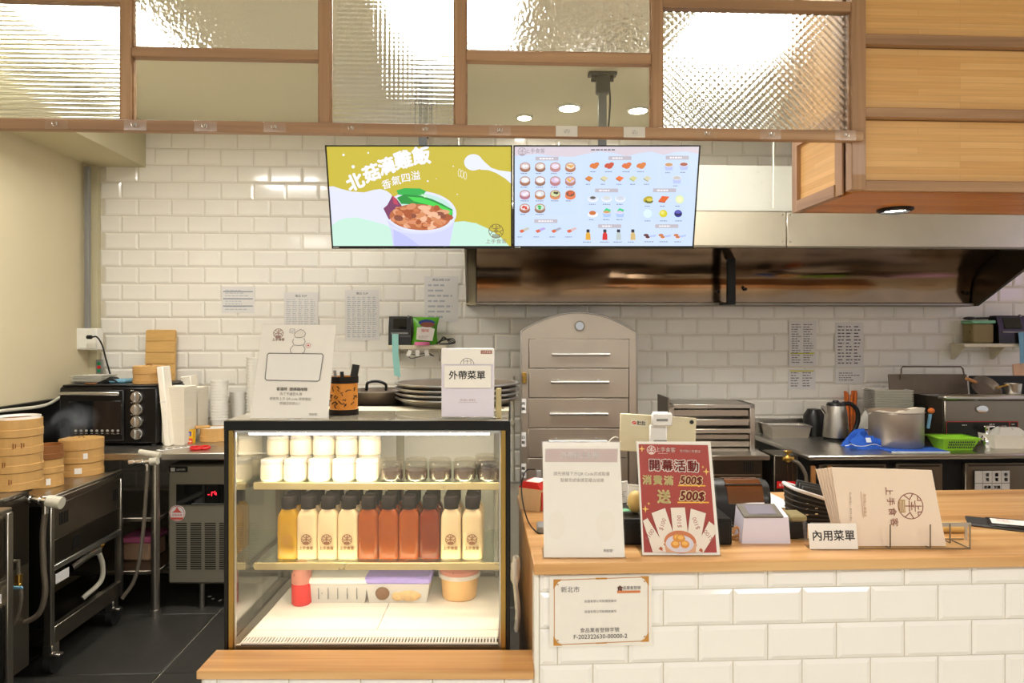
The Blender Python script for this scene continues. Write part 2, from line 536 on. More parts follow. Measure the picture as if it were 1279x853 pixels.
# ---------------------------------------------------------------- flat print (lettering, pictures)
_TX = {}
def text_mesh(s, bold=0.0):
    k = (s, bold)
    if k not in _TX:
        cu = bpy.data.curves.new('lettering', 'FONT')
        cu.body, cu.resolution_u, cu.offset = s, 2, bold
        ob = bpy.data.objects.new('lettering', cu)
        COL.objects.link(ob)
        me = bpy.data.meshes.new_from_object(ob.evaluated_get(bpy.context.evaluated_depsgraph_get()))
        _TX[k] = ([tuple(v.co[:2]) for v in me.vertices], [tuple(p.vertices) for p in me.polygons])
        bpy.data.objects.remove(ob)
        bpy.data.curves.remove(cu)
        bpy.data.meshes.remove(me)
    return _TX[k]
class Art:
    """coloured flat shapes in an x-z plane facing -y; each later layer lies a hair in front"""
    def __init__(self, m, dy=0.05, mp=None):
        self.v, self.f, self.c, self.m, self.y, self.dy, self.mp = [], [], [], m, 0.0, dy, mp
        self.up = -1 if mp else 1
    def poly(self, pts, h, fs=None):
        self.y -= self.dy
        o = len(self.v)
        if self.mp:
            pts = [self.mp(*p) for p in pts]
        self.v += [(x * self.m, self.y * self.m, z * self.m) for x, z in pts]
        fs = fs or [tuple(range(len(pts)))]
        self.f += [tuple(i + o for i in f) for f in fs]
        self.c += [hx(h)] * len(pts)
        return self
    def rect(self, x0, y0, x1, y1, h):
        return self.poly([(x0, y0), (x1, y0), (x1, y1), (x0, y1)], h)
    def ell(self, x, y, rx, ry, h, n=20, a0=0, a1=2 * PI, rot=0):
        p = []
        for i in range(n):
            t = a0 + (a1 - a0) * i / (n if a1 - a0 > 6.2 else n - 1)
            u, w = rx * math.cos(t), ry * math.sin(t)
            p.append((x + u * math.cos(rot) - w * math.sin(rot), y + u * math.sin(rot) + w * math.cos(rot)))
        return self.poly(p, h)
    def line(self, pts, w, h, close=False):
        if close:
            pts = list(pts) + [pts[0]]
        P, Fs = [], []
        for a, b in zip(pts, pts[1:]):
            d = Vector((b[0] - a[0], b[1] - a[1]))
            if d.length < 1e-6:
                continue
            d = d.normalized() * w / 2
            n = Vector((-d.y, d.x))
            o = len(P)
            P += [(a[0] - d.x * .5 + n.x, a[1] - d.y * .5 + n.y), (b[0] + d.x * .5 + n.x, b[1] + d.y * .5 + n.y), (b[0] + d.x * .5 - n.x, b[1] + d.y * .5 - n.y), (a[0] - d.x * .5 - n.x, a[1] - d.y * .5 - n.y)]
            Fs.append((o, o + 1, o + 2, o + 3))
        return self.poly(P, h, Fs)
    def ring(self, x, y, r, w, h, n=24, a0=0, a1=2 * PI, ry=None):
        ry = ry or r
        return self.line([(x + r * math.cos(a0 + (a1 - a0) * i / n), y + ry * math.sin(a0 + (a1 - a0) * i / n)) for i in range(n + 1)], w, h)
    def text(self, s, x, y, size, h, rot=0.0, bold=0.0, ax=0.5, shear=0.0, up=None):
        """x,y: middle of the line (ax .5); up=-1 when the plane's second axis runs downward"""
        up = up or self.up
        vs, fs = text_mesh(s)
        if not vs:
            return self
        x0, x1 = min(v[0] for v in vs), max(v[0] for v in vs)
        c, sn = math.cos(rot), math.sin(rot)
        P = []
        for a, b in vs:
            a, b = (a - x0 - (x1 - x0) * ax) * size, (b - 0.36) * size
            a += shear * b
            P.append((x + a * c - b * sn, y + up * (a * sn + b * c)))
        if not bold:
            return self.poly(P, h, fs)
        N, w, Q, G_ = len(P), bold * size, [], []       # heavier strokes: the outline laid down in a small ring
        for k in range(8 if bold > .02 else 4):
            dx, dy = w * math.cos(k * PI / (4 if bold > .02 else 2) + .4), w * math.sin(k * PI / (4 if bold > .02 else 2) + .4)
            Q += [(px_ + dx, py_ + dy) for px_, py_ in P]
            G_ += [tuple(i + k * N for i in f) for f in fs]
        return self.poly(Q, h, G_)
    def scribble(self, x0, y0, x1, y1, rows, h, w=None, seed=1, cols=1):
        """small print too fine to read: rows of short dashes"""
        r = random.Random(seed)
        P, Fs = [], []
        st = (y1 - y0) / rows
        w = w or abs(st) * 0.35
        for i in range(rows):
            yy = y0 + st * (i + 0.5)
            cw = (x1 - x0) / cols
            for c in range(cols):
                x = x0 + c * cw + cw * 0.06
                end = x0 + c * cw + cw * r.uniform(0.55, 0.94)
                while x < end:
                    l = min(end - x, abs(st) * r.uniform(0.6, 1.6))
                    o = len(P)
                    P += [(x, yy - w / 2), (x + l, yy - w / 2), (x + l, yy + w / 2), (x, yy + w / 2)]
                    Fs.append((o, o + 1, o + 2, o + 3))
                    x += l + abs(st) * 0.3
        return self.poly(P, h, Fs)
    def logo(self, x, y, r, h, w=None, up=None, rot=0.0, gold=None):
        """round emblem: the shop's two characters in a ring with a little steamer below"""
        w = w or r * 0.06
        up = up or self.up
        c, s = math.cos(rot), math.sin(rot)
        def Q(a, b):
            return (x + r * (a * c - b * s), y + up * r * (a * s + b * c))
        L = lambda pts, col=h: self.line([Q(*p) for p in pts], w, col)
        L([(math.cos(2 * PI * i / 28), math.sin(2 * PI * i / 28)) for i in range(29)])
        L([(-.42, .36), (.42, .36)]); L([(0, .36), (0, .9)]); L([(0, .62), (.26, .62)])
        L([(-.1, .2), (.1, .26)]); L([(-.3, .08), (.3, .08)]); L([(-.42, -.1), (.42, -.1)]); L([(0, .24), (0, -.42)])
        L([(-.95, .2), (-.5, -.08), (-.86, -.5)]); L([(.95, .2), (.5, -.08), (.86, -.5)])
        L([(-.8, .6), (-.45, .56), (-.45, .86)]); L([(.8, .6), (.45, .56), (.45, .86)])
        g = gold or h
        for z in (-.5, -.64, -.78, -.92):
            L([(-.42, z), (.42, z)], g)
        L([(-.46, -.46), (-.46, -.94)], g); L([(.46, -.46), (.46, -.94)], g)
        return self
    def mesh(self, name, mat):
        me = bpy.data.meshes.new(name)
        me.from_pydata(self.v, [], self.f)
        ca = me.color_attributes.new('Col', 'FLOAT_COLOR', 'POINT')
        flat = []
        for c in self.c:
            flat += [c[0], c[1], c[2], 1.0]
        ca.data.foreach_set('color', flat)
        me.materials.append(MATS[mat])
        return me

class T:
    """one thing; its local units are picture pixels at its own distance, so m turns them into metres"""
    def __init__(self, name, label, cat, px, py=None, s=None, z=None, Y=None, rz=RZ, rx=0.0, group=None):
        if Y is not None:
            s = sY(px, Y)
            rz = 0.0 if rz == RZ else rz
        if s is None:
            s = sZ(py, z)
        if py is None:
            py = CY + (H - z) * F / s
        self.px, self.py, self.s, self.m = px, py, s, s / F
        p = Cp(px, py, s)
        if z is not None:
            p.z = z
        self.name, self.label, self.cat, self.group = name, label, cat, group
        self.loc, self.rot, self.root = p, (rx, 0, rz), None
    def _set(self, o):
        o.location, o.rotation_euler = self.loc, self.rot
        tag(o, self.label, self.cat, self.group)
        self.root = o
    def mb(self):
        return TB(self)
    def art(self, dy=0.05, img=True):
        return Art(self.m, dy, (lambda x, y: (x - self.px, self.py - y)) if img else None)
    def add(self, name, b, mat, parent=None, label=None, y=0.0, kind=None):
        if self.root is None:
            o = bpy.data.objects.new(self.name, None)
            o.empty_display_size = 0.05
            COL.objects.link(o)
            self._set(o)
        o = link(name, b.mesh(name, mat), parent or self.root, kind, label)
        if y:
            o.location = (0, y * self.m, 0)
        return o
    def solo(self, b, mat):
        o = link(self.name, b.mesh(self.name, mat))
        self._set(o)
        return o
class TB(MB):
    def __init__(self, t):
        super().__init__(t.m)
        self.t = t
    def R(self, x0, y0, x1, y1, d0, d1, b=0.0):
        """box from an image rectangle, d0..d1 deep (pixels at the thing's distance)"""
        t = self.t
        return self.box(x0 - t.px, x1 - t.px, d0, d1, t.py - y1, t.py - y0, b)
    def P(self, pts, d0, d1):
        t = self.t
        return self.prism([(x - t.px, t.py - y) for x, y in pts], 'y', d0, d1)
    def L(self, prof, x, d, n=24, sx=1, sy=1):
        """lathe about the image column x, at depth d; prof = (radius, image y)"""
        t = self.t
        return self.lathe([(r, t.py - y) for r, y in prof], x - t.px, d, 0, n, sx, sy)
    def tu(self, pts, r, n=8):
        t = self.t
        return self.tube([(x - t.px, d, t.py - y) for x, y, d in pts], r, n)
    def cy(self, a, b, r, r1=None, n=16):
        t = self.t
        return self.cyl((a[0] - t.px, a[2], t.py - a[1]), (b[0] - t.px, b[2], t.py - b[1]), r, r1, n)
    def bl(self, x, y, d, rx, ry=None, rz=None, n=14):
        t = self.t
        return self.ball(x - t.px, d, t.py - y, rx, ry, rz, n)
def curve(pts, k=8):
    """smooth path through points (Catmull-Rom)"""
    P = [Vector(p) for p in pts]
    P = [P[0] * 2 - P[1]] + P + [P[-1] * 2 - P[-2]]
    out = []
    for i in range(1, len(P) - 2):
        for j in range(k):
            t = j / k
            a, b, c, d = P[i - 1], P[i], P[i + 1], P[i + 2]
            out.append(tuple(0.5 * ((2 * b) + (c - a) * t + (2 * a - 5 * b + 4 * c - d) * t * t + (3 * b - a - 3 * c + d) * t ** 3)))
    out.append(tuple(P[-2]))
    return out
# ================================================================ SETTING
YW = 4.12                      # tiled back wall
XL = -2.27                     # left wall
ZCEIL = H + 1.25
ZTOP = H - 0.605               # counter top
def G(name, label, cat, loc, group=None, rz=0):
    o = bpy.data.objects.new(name, None)
    o.empty_display_size = 0.05
    COL.objects.link(o)
    o.location, o.rotation_euler = loc, (0, 0, rz)
    tag(o, label, cat, group)
    return o, (lambda m=1.0: MB(m).at(*(-Vector(loc))))
def struct(name, b, mat):
    return put(name, b, mat, None, 'structure')

floor = struct('floor', MB().box(-4.5, 5.5, -4, 4.4, -0.12, -0.006), 'grout')
slab = MB().box(-.298, .298, -.298, .298, -.012, 0, .003).mesh('slab', 'floor_slab')
for i in range(-2, 4):
    for j in range(4):
        o = link('slab', slab, floor)
        o.location = (-1.296 + .3 + .6 * i, 1.95 + .6 * j, 0)
struct('ceiling', MB().box(-4.5, 5.5, -4, 4.4, ZCEIL, ZCEIL + .1), 'ceiling_paint')
struct('wall_left', MB().box(XL - .1, XL, 1.2, 4.4, 0, ZCEIL), 'wall_paint')
wb = struct('wall_back', MB().box(XL, 4.8, YW + .008, YW + .15, 0, ZCEIL), 'grout')
struct('trim_1', MB().box(XL, XL + .03, 2.5, 3.22, 0, H + .551), 'frame_z')
struct('trim_2', MB().box(XL, -1.958, 1.2, YW, H + .985, ZCEIL), 'soffit_paint')
struct('trim_3', MB().box(XL, XL + .05, YW - .03, YW + .008, 0, H + .99), 'soffit_paint')

_TM = {}
def tile_mesh(w, h, mat, name='tile', d=.008, bev=.011):
    k = (round(w, 3), round(h, 3), mat)
    if k not in _TM:
        w2, h2 = w / 2, h / 2
        b = min(bev, w2 * .8)
        ring = lambda a, c, y: [(-a, y, -c), (a, y, -c), (a, y, c), (-a, y, c)]
        vs = ring(w2, h2, 0) + ring(w2, h2, -d * .3) + ring(w2 - b, h2 - b, -d)
        fs = []
        for r in (0, 4):
            for i in range(4):
                fs.append((r + i, r + (i + 1) % 4, r + 4 + (i + 1) % 4, r + 4 + i))
        fs.append((8, 9, 10, 11))
        m = MB()
        m.add(vs, fs)
        me = m.mesh(name, mat)
        for p in me.polygons:
            p.use_smooth = False
        _TM[k] = (me, vs, fs)
    return _TM[k]
PITCH = .191
cells = []
for r in range(-9, 13):
    z0 = H + .1 * r + .0015
    off = -1.623 + (0 if r % 2 else PITCH / 2)
    n = -8
    while off + n * PITCH < 3.75:
        a, b = max(off + n * PITCH, XL + .05), off + (n + 1) * PITCH
        n += 1
        if b - a > .03:
            cells.append((a + .0012, b - .0012, z0, min(z0 + .097, ZCEIL)))
def hidden(c):
    x, z = (c[0] + c[1]) / 2, (c[2] + c[3]) / 2
    zc = x * SA + YW * CA
    px, py = CX + (x * CA - YW * SA) / zc * F, CY - (z - H) / zc * F
    if px > 1290 or py < 158 or py > 575 or (px > 600 and py < 370) or (400 < px < 870 and 185 < py < 308):
        return True
    return (285 < px < 640 and py > 500) or (px < 200 and py > 480) or (655 < px < 790 and py > 395) or (820 < px < 940 and py > 505) or (px > 1120 and py > 470) or (px < 182 and py < 200)
show = sorted((c for c in cells if not hidden(c)), key=lambda c: abs((c[0] + c[1]) / 2 - .5))[:300]
ss = set(show)
for a, b, c, d in show:
    o = link('tile', tile_mesh(b - a, d - c, 'tile_glaze')[0], wb)
    o.location = ((a + b) / 2, YW + .008, (c + d) / 2)
rest = MB()
for a, b, c, d in cells:
    if (a, b, c, d) not in ss and d - c > .02:
        _, v, f = tile_mesh(b - a, d - c, 'tile_glaze')
        rest.at((a + b) / 2, YW + .008, (c + d) / 2).add(v, f)
o = put('wall_tiling', rest, 'tile_glaze', wb, 'stuff')
for p in o.data.polygons:
    p.use_smooth = False

# ---------------------------------------------------------------- ceiling lights over the kitchen
for px, py, label in ((95, 8, 'square white ceiling light panel behind the ribbed glass pane'),
                      (562, 0, 'square white ceiling light panel behind the square-ribbed glass pane'),
                      (928, 38, 'square white ceiling light panel behind the diamond glass pane')):
    p = Cp(px, py, sZ(py, ZCEIL - .02))
    g, B = G('ceiling_panel_light', label, 'ceiling light', p, 'panel lights over the kitchen')
    b = MB()
    for x0, x1, y0, y1 in ((-.32, .32, -.32, -.3), (-.32, .32, .3, .32), (-.32, -.3, -.3, .3), (.3, .32, -.3, .3)):
        b.box(x0 * .8, x1 * .8, y0 * .8, y1 * .8, -.012, .02)
    put('frame', b, 'white_metal', g)
    put('diffuser', MB().box(-.24, .24, -.24, .24, -.004, .018), 'led_panel', g)
def downlight(name, label, p, r, mat, ring):
    g, B = G(name, label, 'downlight', p)
    put('trim_ring', MB().lathe([(r, 0), (r, -.006), (r * .8, -.012), (r * .74, -.004), (r * .74, 0)], n=28), ring, g)
    put('diffuser', MB().lathe([(0, -.003), (r * .74, -.003), (r * .74, 0), (0, 0)], n=28), mat, g)
for px, py, r, label in ((711, 133.5, .07, 'brightest round ceiling downlight beside the television pole'),
                         (655, 145.5, .05, 'small dim ceiling downlight just above the wooden beam'),
                         (797, 136.5, .065, 'round ceiling downlight under the end of the clear pane')):
    downlight('ceiling_downlight', label, Cp(px, py, sZ(py, ZCEIL)), r, 'led_down', 'white_metal')
def cord(name, label, p0, p1, r, mat):
    p0, p1 = Vector(p0), Vector(p1)
    b = MB().cyl((0, 0, 0), p0 - p1, r, n=6)
    o = put(name, b, mat)
    o.location = p1
    tag(o, label, 'cord')
p = Cp(573, 90, sZ(90, ZCEIL)); cord('hanging_cord', 'thin white cord hanging from the ceiling behind the yellow screen', p, (p.x, p.y, H + .55), .004, 'cord_white')
p = Ap(966, 176, 3.3); cord('hanging_cord', 'thin white cord hanging down to the steel hood front', (p.x, p.y, ZCEIL), (p.x, p.y, H + .625), .004, 'cord_white')

# ================================================================ WOOD AND GLASS SCREEN ABOVE THE COUNTER
YF = 1.88
fx = lambda px, py=100: Ap(px, py, YF).x
fz = lambda px, py: Ap(px, py, YF).z
g, B = G('glass_partition', 'hanging wooden lattice screen with seven panes of clear and figured glass', 'partition', (0, YF, H + .545))
put('bottom_beam', B().box(-2.2, fx(1076), YF - .012, YF + .016, H + .545, H + .574, .002), 'frame_x', g)
for a, b_ in ((149, 163), (398, 412), (568, 582), (814, 828), (1064, 1082)):
    put('post', B().box(fx(a), fx(b_), YF, YF + .034, H + .574 if b_ < 1080 else H + .41, ZCEIL, .002), 'frame_z', g)
for a, b_, y0, y1 in ((163, 398, 60, 74), (582, 814, 64, 79), (828, 1064, -2, 13), (-60, 149, -12, 2)):
    c = (a + b_) / 2
    put('rail', B().box(fx(a), fx(b_), YF + .003, YF + .031, fz(c, y1 - 2), fz(c, y0), .002), 'frame_x', g)
put('top_rail', B().box(-2.2, fx(1076), YF, YF + .05, ZCEIL - .03, ZCEIL), 'frame_x', g)
for a, b_, y0, y1, mt, lb in ((-60, 149, 2, 150, 'ribbed_glass', 'pane of horizontally ribbed glass'), (163, 398, -130, 60, 'hammered_glass', 'pane of hammered glass'),
                              (163, 398, 74, 150, 'clear_pane', 'clear glass pane'), (412, 568, -130, 150, 'square_glass', 'pane pressed with small squares'),
                              (582, 814, -130, 64, 'hammered_glass', 'pane of hammered glass'), (582, 814, 79, 152, 'clear_pane', 'clear glass pane'),
                              (828, 1064, 13, 160, 'diamond_glass', 'pane with a fine diamond relief')):
    c = (a + b_) / 2
    z0, z1 = (H + .574 if y1 > 140 else fz(c, y1)), min(fz(c, y0), ZCEIL - .03)
    put('pane', B().box(fx(a), fx(b_), YF + .018, YF + .024, z0, z1), mt, g, label=lb)
    bead = B()
    for sx in (fx(a), fx(b_) - .004):
        bead.box(sx, sx + .004, YF + .01, YF + .017, z0, z1)
    bead.box(fx(a), fx(b_), YF + .01, YF + .017, z0, z0 + .004)
    put('glazing_bead', bead, 'frame_x', g)
# clear adhesive hooks stuck on the beam
nm = ['first', 'second', 'third', 'fourth', 'fifth', 'sixth', 'seventh', 'eighth', 'ninth', 'tenth', 'eleventh', 'twelfth', 'last']
for i, px in enumerate((74, 172, 259, 345, 440, 532, 624, 707, 791, 880, 960, 1053)):
    zz = H + .559
    x = fx(px, 155)
    t, B = G('adhesive_hook', f'{nm[i] if i < 11 else "last"} clear adhesive hook on the wooden beam, counted from the ribbed pane', 'hook', (x, YF - .012, zz), 'clear adhesive hooks along the beam')
    put('plate', MB().box(-.03, .03, -.0018, -.0006, -.0145, .0145, .0006), 'acrylic' if i not in (7, 8) else 'frost', t)
    hk = MB()
    for sx in (-1, 1):
        hk.tube(curve([(sx * .001, -.002, .005), (sx * .003, -.003, -.004), (sx * .0055, -.008, -.006), (sx * .007, -.009, .002)], 4), .0011, 6)
    put('hook_wire', hk, 'chrome', t)

# ================================================================ BAMBOO-CLAD BULKHEAD
bz = lambda y: H + (418 - y) / 853 * 1.963
XB, ZB = 1.052, H + .407
g, B = G('bamboo_bulkhead', 'bamboo-panelled box above the counter with brown wooden strips', 'bulkhead', (XB, 1.9, ZB))
put('core', B().box(XB + .02, 3.6, 1.925, 2.225, ZB + .012, ZCEIL), 'frame_x', g)
put('reflector_board', B().box(XB + .03, 3.6, 2.226, 2.24, ZB, ZCEIL), 'ceiling_paint', g, label='unseen cream board added to brighten the hood reflection')  # unseen board, added so the hood front reflects something pale
for y0, y1 in ((-130, 46), (60, 137), (150, 227)):
    put('panel', B().box(fx(1082), 3.6, 1.912, 1.924, bz(y1), min(ZCEIL, bz(y0))), 'bamboo_front', g)
for y0, y1 in ((46, 60), (137, 150), (227, 240)):
    put('strip', B().box(fx(1082), 3.6, 1.888, 1.924, bz(y1) + (.002 if y1 < 240 else 0), bz(y0), .002), 'frame_x', g)
put('corner_post', B().box(XB, fx(1066), 1.932, 1.972, ZB, ZCEIL), 'frame_z', g)
put('back_post', B().box(XB - .004, XB + .03, 2.205, 2.24, ZB, ZCEIL), 'frame_z', g)
put('side_rail', B().box(XB - .004, XB + .02, 1.97, 2.206, ZB, ZB + .035), 'frame_y', g)
put('side_rail', B().box(XB - .004, XB + .02, 1.97, 2.206, ZB + .215, ZB + .25), 'frame_y', g)
put('side_panel', B().box(XB + .008, XB + .02, 1.972, 2.206, ZB + .035, ZB + .215), 'bamboo_side', g)
put('side_panel', B().box(XB + .008, XB + .02, 1.972, 2.206, ZB + .25, ZCEIL), 'bamboo_side', g)
for k in range(4):
    put('soffit_board', B().box(XB + .02, 3.6, 1.905 + k * .083, 1.986 + k * .083, ZB, ZB + .012, .001), 'soffit_wood', g)
downlight('recessed_downlight', 'black-rimmed round downlight set in the wooden bulkhead underside', Cp(1118, 261, sZ(261, ZB)), .054, 'led_down', 'black_metal')

mk('upper_white', 'c4c4ba', 0.3, var=0.02)
# ================================================================ EXHAUST HOOD
X0, X1, HY = -.062, 2.97, 3.42
g, B = G('exhaust_hood', 'long stainless steel exhaust hood with dark concave inside on the tiled wall', 'hood', (X0, YW, H + .175))
seam = Ap(981, 290, HY).x
for a, b_ in ((Ap(700, 290, HY).x - .45, seam - .002), (seam + .002, X1 + .02)):
    put('front_band', B().box(a, b_, HY - .012, HY, H + .452, H + .625, .002), 'hood_steel', g)
    put('drip_lip', B().box(a, b_, HY - .016, HY + .02, H + .443, H + .452), 'dull_steel', g)
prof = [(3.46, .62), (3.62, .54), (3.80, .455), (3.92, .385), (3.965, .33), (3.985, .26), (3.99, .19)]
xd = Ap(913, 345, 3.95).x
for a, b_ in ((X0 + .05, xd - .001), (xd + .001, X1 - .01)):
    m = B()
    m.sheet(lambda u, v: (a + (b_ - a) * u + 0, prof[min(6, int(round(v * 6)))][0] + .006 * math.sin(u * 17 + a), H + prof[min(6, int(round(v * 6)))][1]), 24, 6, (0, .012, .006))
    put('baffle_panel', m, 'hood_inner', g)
xv = Ap(913, 345, 3.84).x
put('divider', B().box(xv - .025, xv + .025, 3.83, 3.85, H + .172, H + .44, .003).box(xv - .025, xv + .025, 3.85, 3.96, H + .172, H + .186), 'black_metal', g)
put('back_plate', B().box(X0, X1, YW - .03, YW - .005, H + .18, H + .63), 'dull_steel', g)
put('gutter', B().box(X0 + .01, X1, 3.955, 4.1, H + .172, H + .19, .003), 'dull_steel', g)
put('roof', B().box(X0, X1 + .02, HY, YW, H + .625, H + .632), 'dull_steel', g)
endp = [(YW - .005, H + .172), (3.95, H + .172), (HY, H + .443), (HY, H + .625), (YW - .005, H + .625)]
put('end_plate', B().prism(endp, 'x', X1, X1 + .02), 'dark_steel', g)
put('end_plate', B().prism(endp, 'x', X0 - .01, X0), 'dull_steel', g)
put('end_flange', B().box(X0 - .01, X0 + .045, 3.93, 3.955, H + .172, H + .55), 'soffit_paint', g, label='pale painted end flange')
put('upper_panel', B().box(X0 + .3, X1, HY + .03, HY + .05, H + .632, H + .87), 'upper_white', g, label='white enamelled panel above the band')
rv = B()
for x, z in ((seam - .02, .61), (seam - .02, .475), (seam + .02, .61), (seam + .02, .475)):
    rv.at(*(-Vector((X0, YW, H + .175)))).cyl((x, HY - .014, H + z), (x, HY - .01, H + z), .006, n=10)
put('screw', rv, 'chrome', g, 'stuff')
bl = B()
for px, py in ((672, 340), (680, 340), (932, 361), (898, 364), (1210, 366)):
    q = Ap(px, py, 3.95)
    bl.cyl((q.x, 3.955, q.z), (q.x, 4.0, q.z), .009, n=10)
put('bolt', bl, 'black_metal', g, 'stuff')

# ================================================================ TELEVISIONS
TILT = math.radians(14.9)
def tv(px, label):
    t = T('television', label, 'television', px, 310.5, s=3.22, rx=TILT, group='menu screens hanging over the counter')
    w = 112.5
    t.add('housing', t.mb().box(-w, w, 0, 9, 0, 124.5, 1), 'tv_black')
    bz_ = t.mb()
    bz_.box(-w, w, -1.2, 0, 122.8, 124.5).box(-w, w, -1.2, 0, 0, 3.4).box(-w, -w + 1.7, -1.2, 0, 3.4, 122.8).box(w - 1.7, w, -1.2, 0, 3.4, 122.8)
    t.add('bezel', bz_, 'tv_black')
    t.add('back_box', t.mb().box(-60, 60, 9, 16, 20, 90, 2), 'black_plastic')
    m = t.mb().at(rx=-TILT).box(-5, 5, 6, 14, 62, 223, .6)
    t.add('mount_pole', m, 'dark_grey')
    m = t.mb().at(rx=-TILT).box(-18, 18, 3, 17, 219, 223, 1).box(-8, 9, 1, 18, 197, 219, 2).cyl((-14, 10, 216), (14, 10, 216), 4)
    m.tube(curve([(7, 6, 214), (9, 4, 190), (8, 5, 165), (6, 8, 140)], 5), 1.2, 6)
    t.add('ceiling_bracket', m, 'black_metal')
    t.add('maker_badge', t.mb().box(-w + 2, -w + 9, -1.6, -1.2, 1, 2.4), 'grey_plastic')
    return t
SX0, SX1, SZ0, SZ1 = -110.8, 110.8, 3.4, 122.8
def tvmap(tl, tr, bl_, br):
    def f(x, y):
        v = (y - tl[1]) / (bl_[1] - tl[1])
        a, b = tl[0] + (bl_[0] - tl[0]) * v, tr[0] + (br[0] - tr[0]) * v
        u = min(1, max(0, (x - a) / (b - a)))
        return (SX0 + (SX1 - SX0) * u, max(SZ0, SZ1 - (SZ1 - SZ0) * v))
    return f
t1 = tv(527.3, 'hanging television showing a bowl of rice on a yellow background')
A = Art(t1.m, .012, tvmap((35, 66), (1228, 66), (85, 712), (1222, 712)))
A.rect(35, 66, 1228, 712, 'c7b63a')
A.poly([(35, 320), (80, 318), (130, 335), (200, 352), (280, 358), (340, 342), (385, 336), (425, 348), (452, 368), (480, 420), (560, 500), (600, 712), (60, 712)], 'dfe2f6')
A.poly([(60, 575), (110, 545), (160, 527), (230, 521), (330, 545), (430, 575), (520, 610), (520, 712), (60, 712)], 'c4ead9')
A.poly([(800, 575), (860, 552), (920, 546), (1000, 560), (1080, 598), (1150, 645), (1192, 690), (1210, 712), (780, 712)], 'c4ead9')
sp = [(985 + 60 * math.cos(i * PI / 12), 165 + 52 * math.sin(i * PI / 12)) for i in range(4, 23)]
A.poly([(1018, 122), (1060, 165), (1100, 200), (1150, 216), (1240, 226), (1240, 300), (1190, 268), (1130, 232), (1080, 214), (1030, 212)] , 'e4e8fa')
A.poly(sp + [(1035, 140), (1050, 190), (1020, 212)], 'e4e8fa')
for x, y, r in ((145, 118, 8), (208, 193, 11), (305, 105, 6), (855, 190, 4), (690, 285, 6), (300, 190, 4), (880, 370, 4), (745, 270, 3)):
    A.ell(x, y, r, r, 'eef0f4', 10)
for x, y, a in ((895, 232, -.5), (912, 240, 0), (932, 250, .5)):
    A.ring(x, y, 9, 3, 'f2f0e0', 14, ry=24)
for ch, x, y, r, sz in (('北', 222, 290, .42, 112), ('菇', 326, 234, .36, 112), ('滴', 424, 190, .30, 112), ('雞', 530, 150, .22, 118), ('飯', 648, 124, .12, 118)):
    A.text(ch, x, y, sz, 'f1f1f8', r, .045, up=-1)
for ch, x, y, r in (('香', 424, 306, .2), ('氣', 486, 282, .18), ('四', 548, 264, .14), ('溢', 612, 250, .1)):
    A.text(ch, x, y, 64, 'f1f1f8', r, .01, up=-1)
# paper bowl with rice, greens and chicken
A.poly([(420, 500), (452, 600), (470, 712), (830, 712), (850, 600), (870, 500)], 'cdd0fb')
A.poly([(470, 600), (474, 712), (640, 712), (560, 650)], 'bcc0f6')
A.ell(643, 487, 232, 138, 'dfe2fd', 36, rot=.06)
A.ell(643, 483, 212, 118, 'bfe3d8', 36, rot=.06)
A.poly([(405, 462), (430, 440), (462, 378), (490, 400), (520, 440), (540, 500), (440, 535), (418, 490)], '7d3a63')
A.poly([(462, 378), (490, 400), (500, 440), (470, 432)], 'c0405c')
for pts, c in (([(488, 345), (540, 330), (640, 332), (680, 350), (660, 375), (560, 380), (500, 372)], '2fae4a'),
               ([(492, 392), (540, 370), (640, 378), (720, 402), (780, 430), (850, 470), (848, 510), (800, 525), (740, 470), (640, 440), (520, 432)], '1f8f3a'),
               ([(560, 385), (650, 392), (730, 420), (850, 478), (836, 522), (780, 490), (700, 440), (600, 415)], '45d24f'),
               ([(645, 365), (690, 384), (670, 392)], 'c8f0c4')):
    A.poly(pts, c)
A.ell(640, 520, 196, 86, 'b9683f', 30, rot=.05)
r = random.Random(3)
for i in range(70):
    a, q = r.uniform(0, 2 * PI), math.sqrt(r.random())
    A.ell(640 + 178 * q * math.cos(a), 518 + 74 * q * math.sin(a), r.uniform(18, 46), r.uniform(9, 22), r.choice(['e0a17c', 'd98d66', 'c9764a', 'a9552f', 'ecb795', 'd48a5c', '8a4b3a']), 9, rot=r.uniform(-.7, .7))
A.line([(444, 578), (500, 606), (570, 622), (640, 626), (720, 620), (790, 600), (840, 570)], 14, 'd7daff')
A.logo(1128, 612, 46, '6d5a3a', 4, up=-1)
A.text('上手食客', 1128, 680, 34, '8a7a70', 0, .0, up=-1)
link('screen', A.mesh('screen', 'screen_print'), t1.root, label='lit picture of a chicken rice bowl').location.y = -.0008

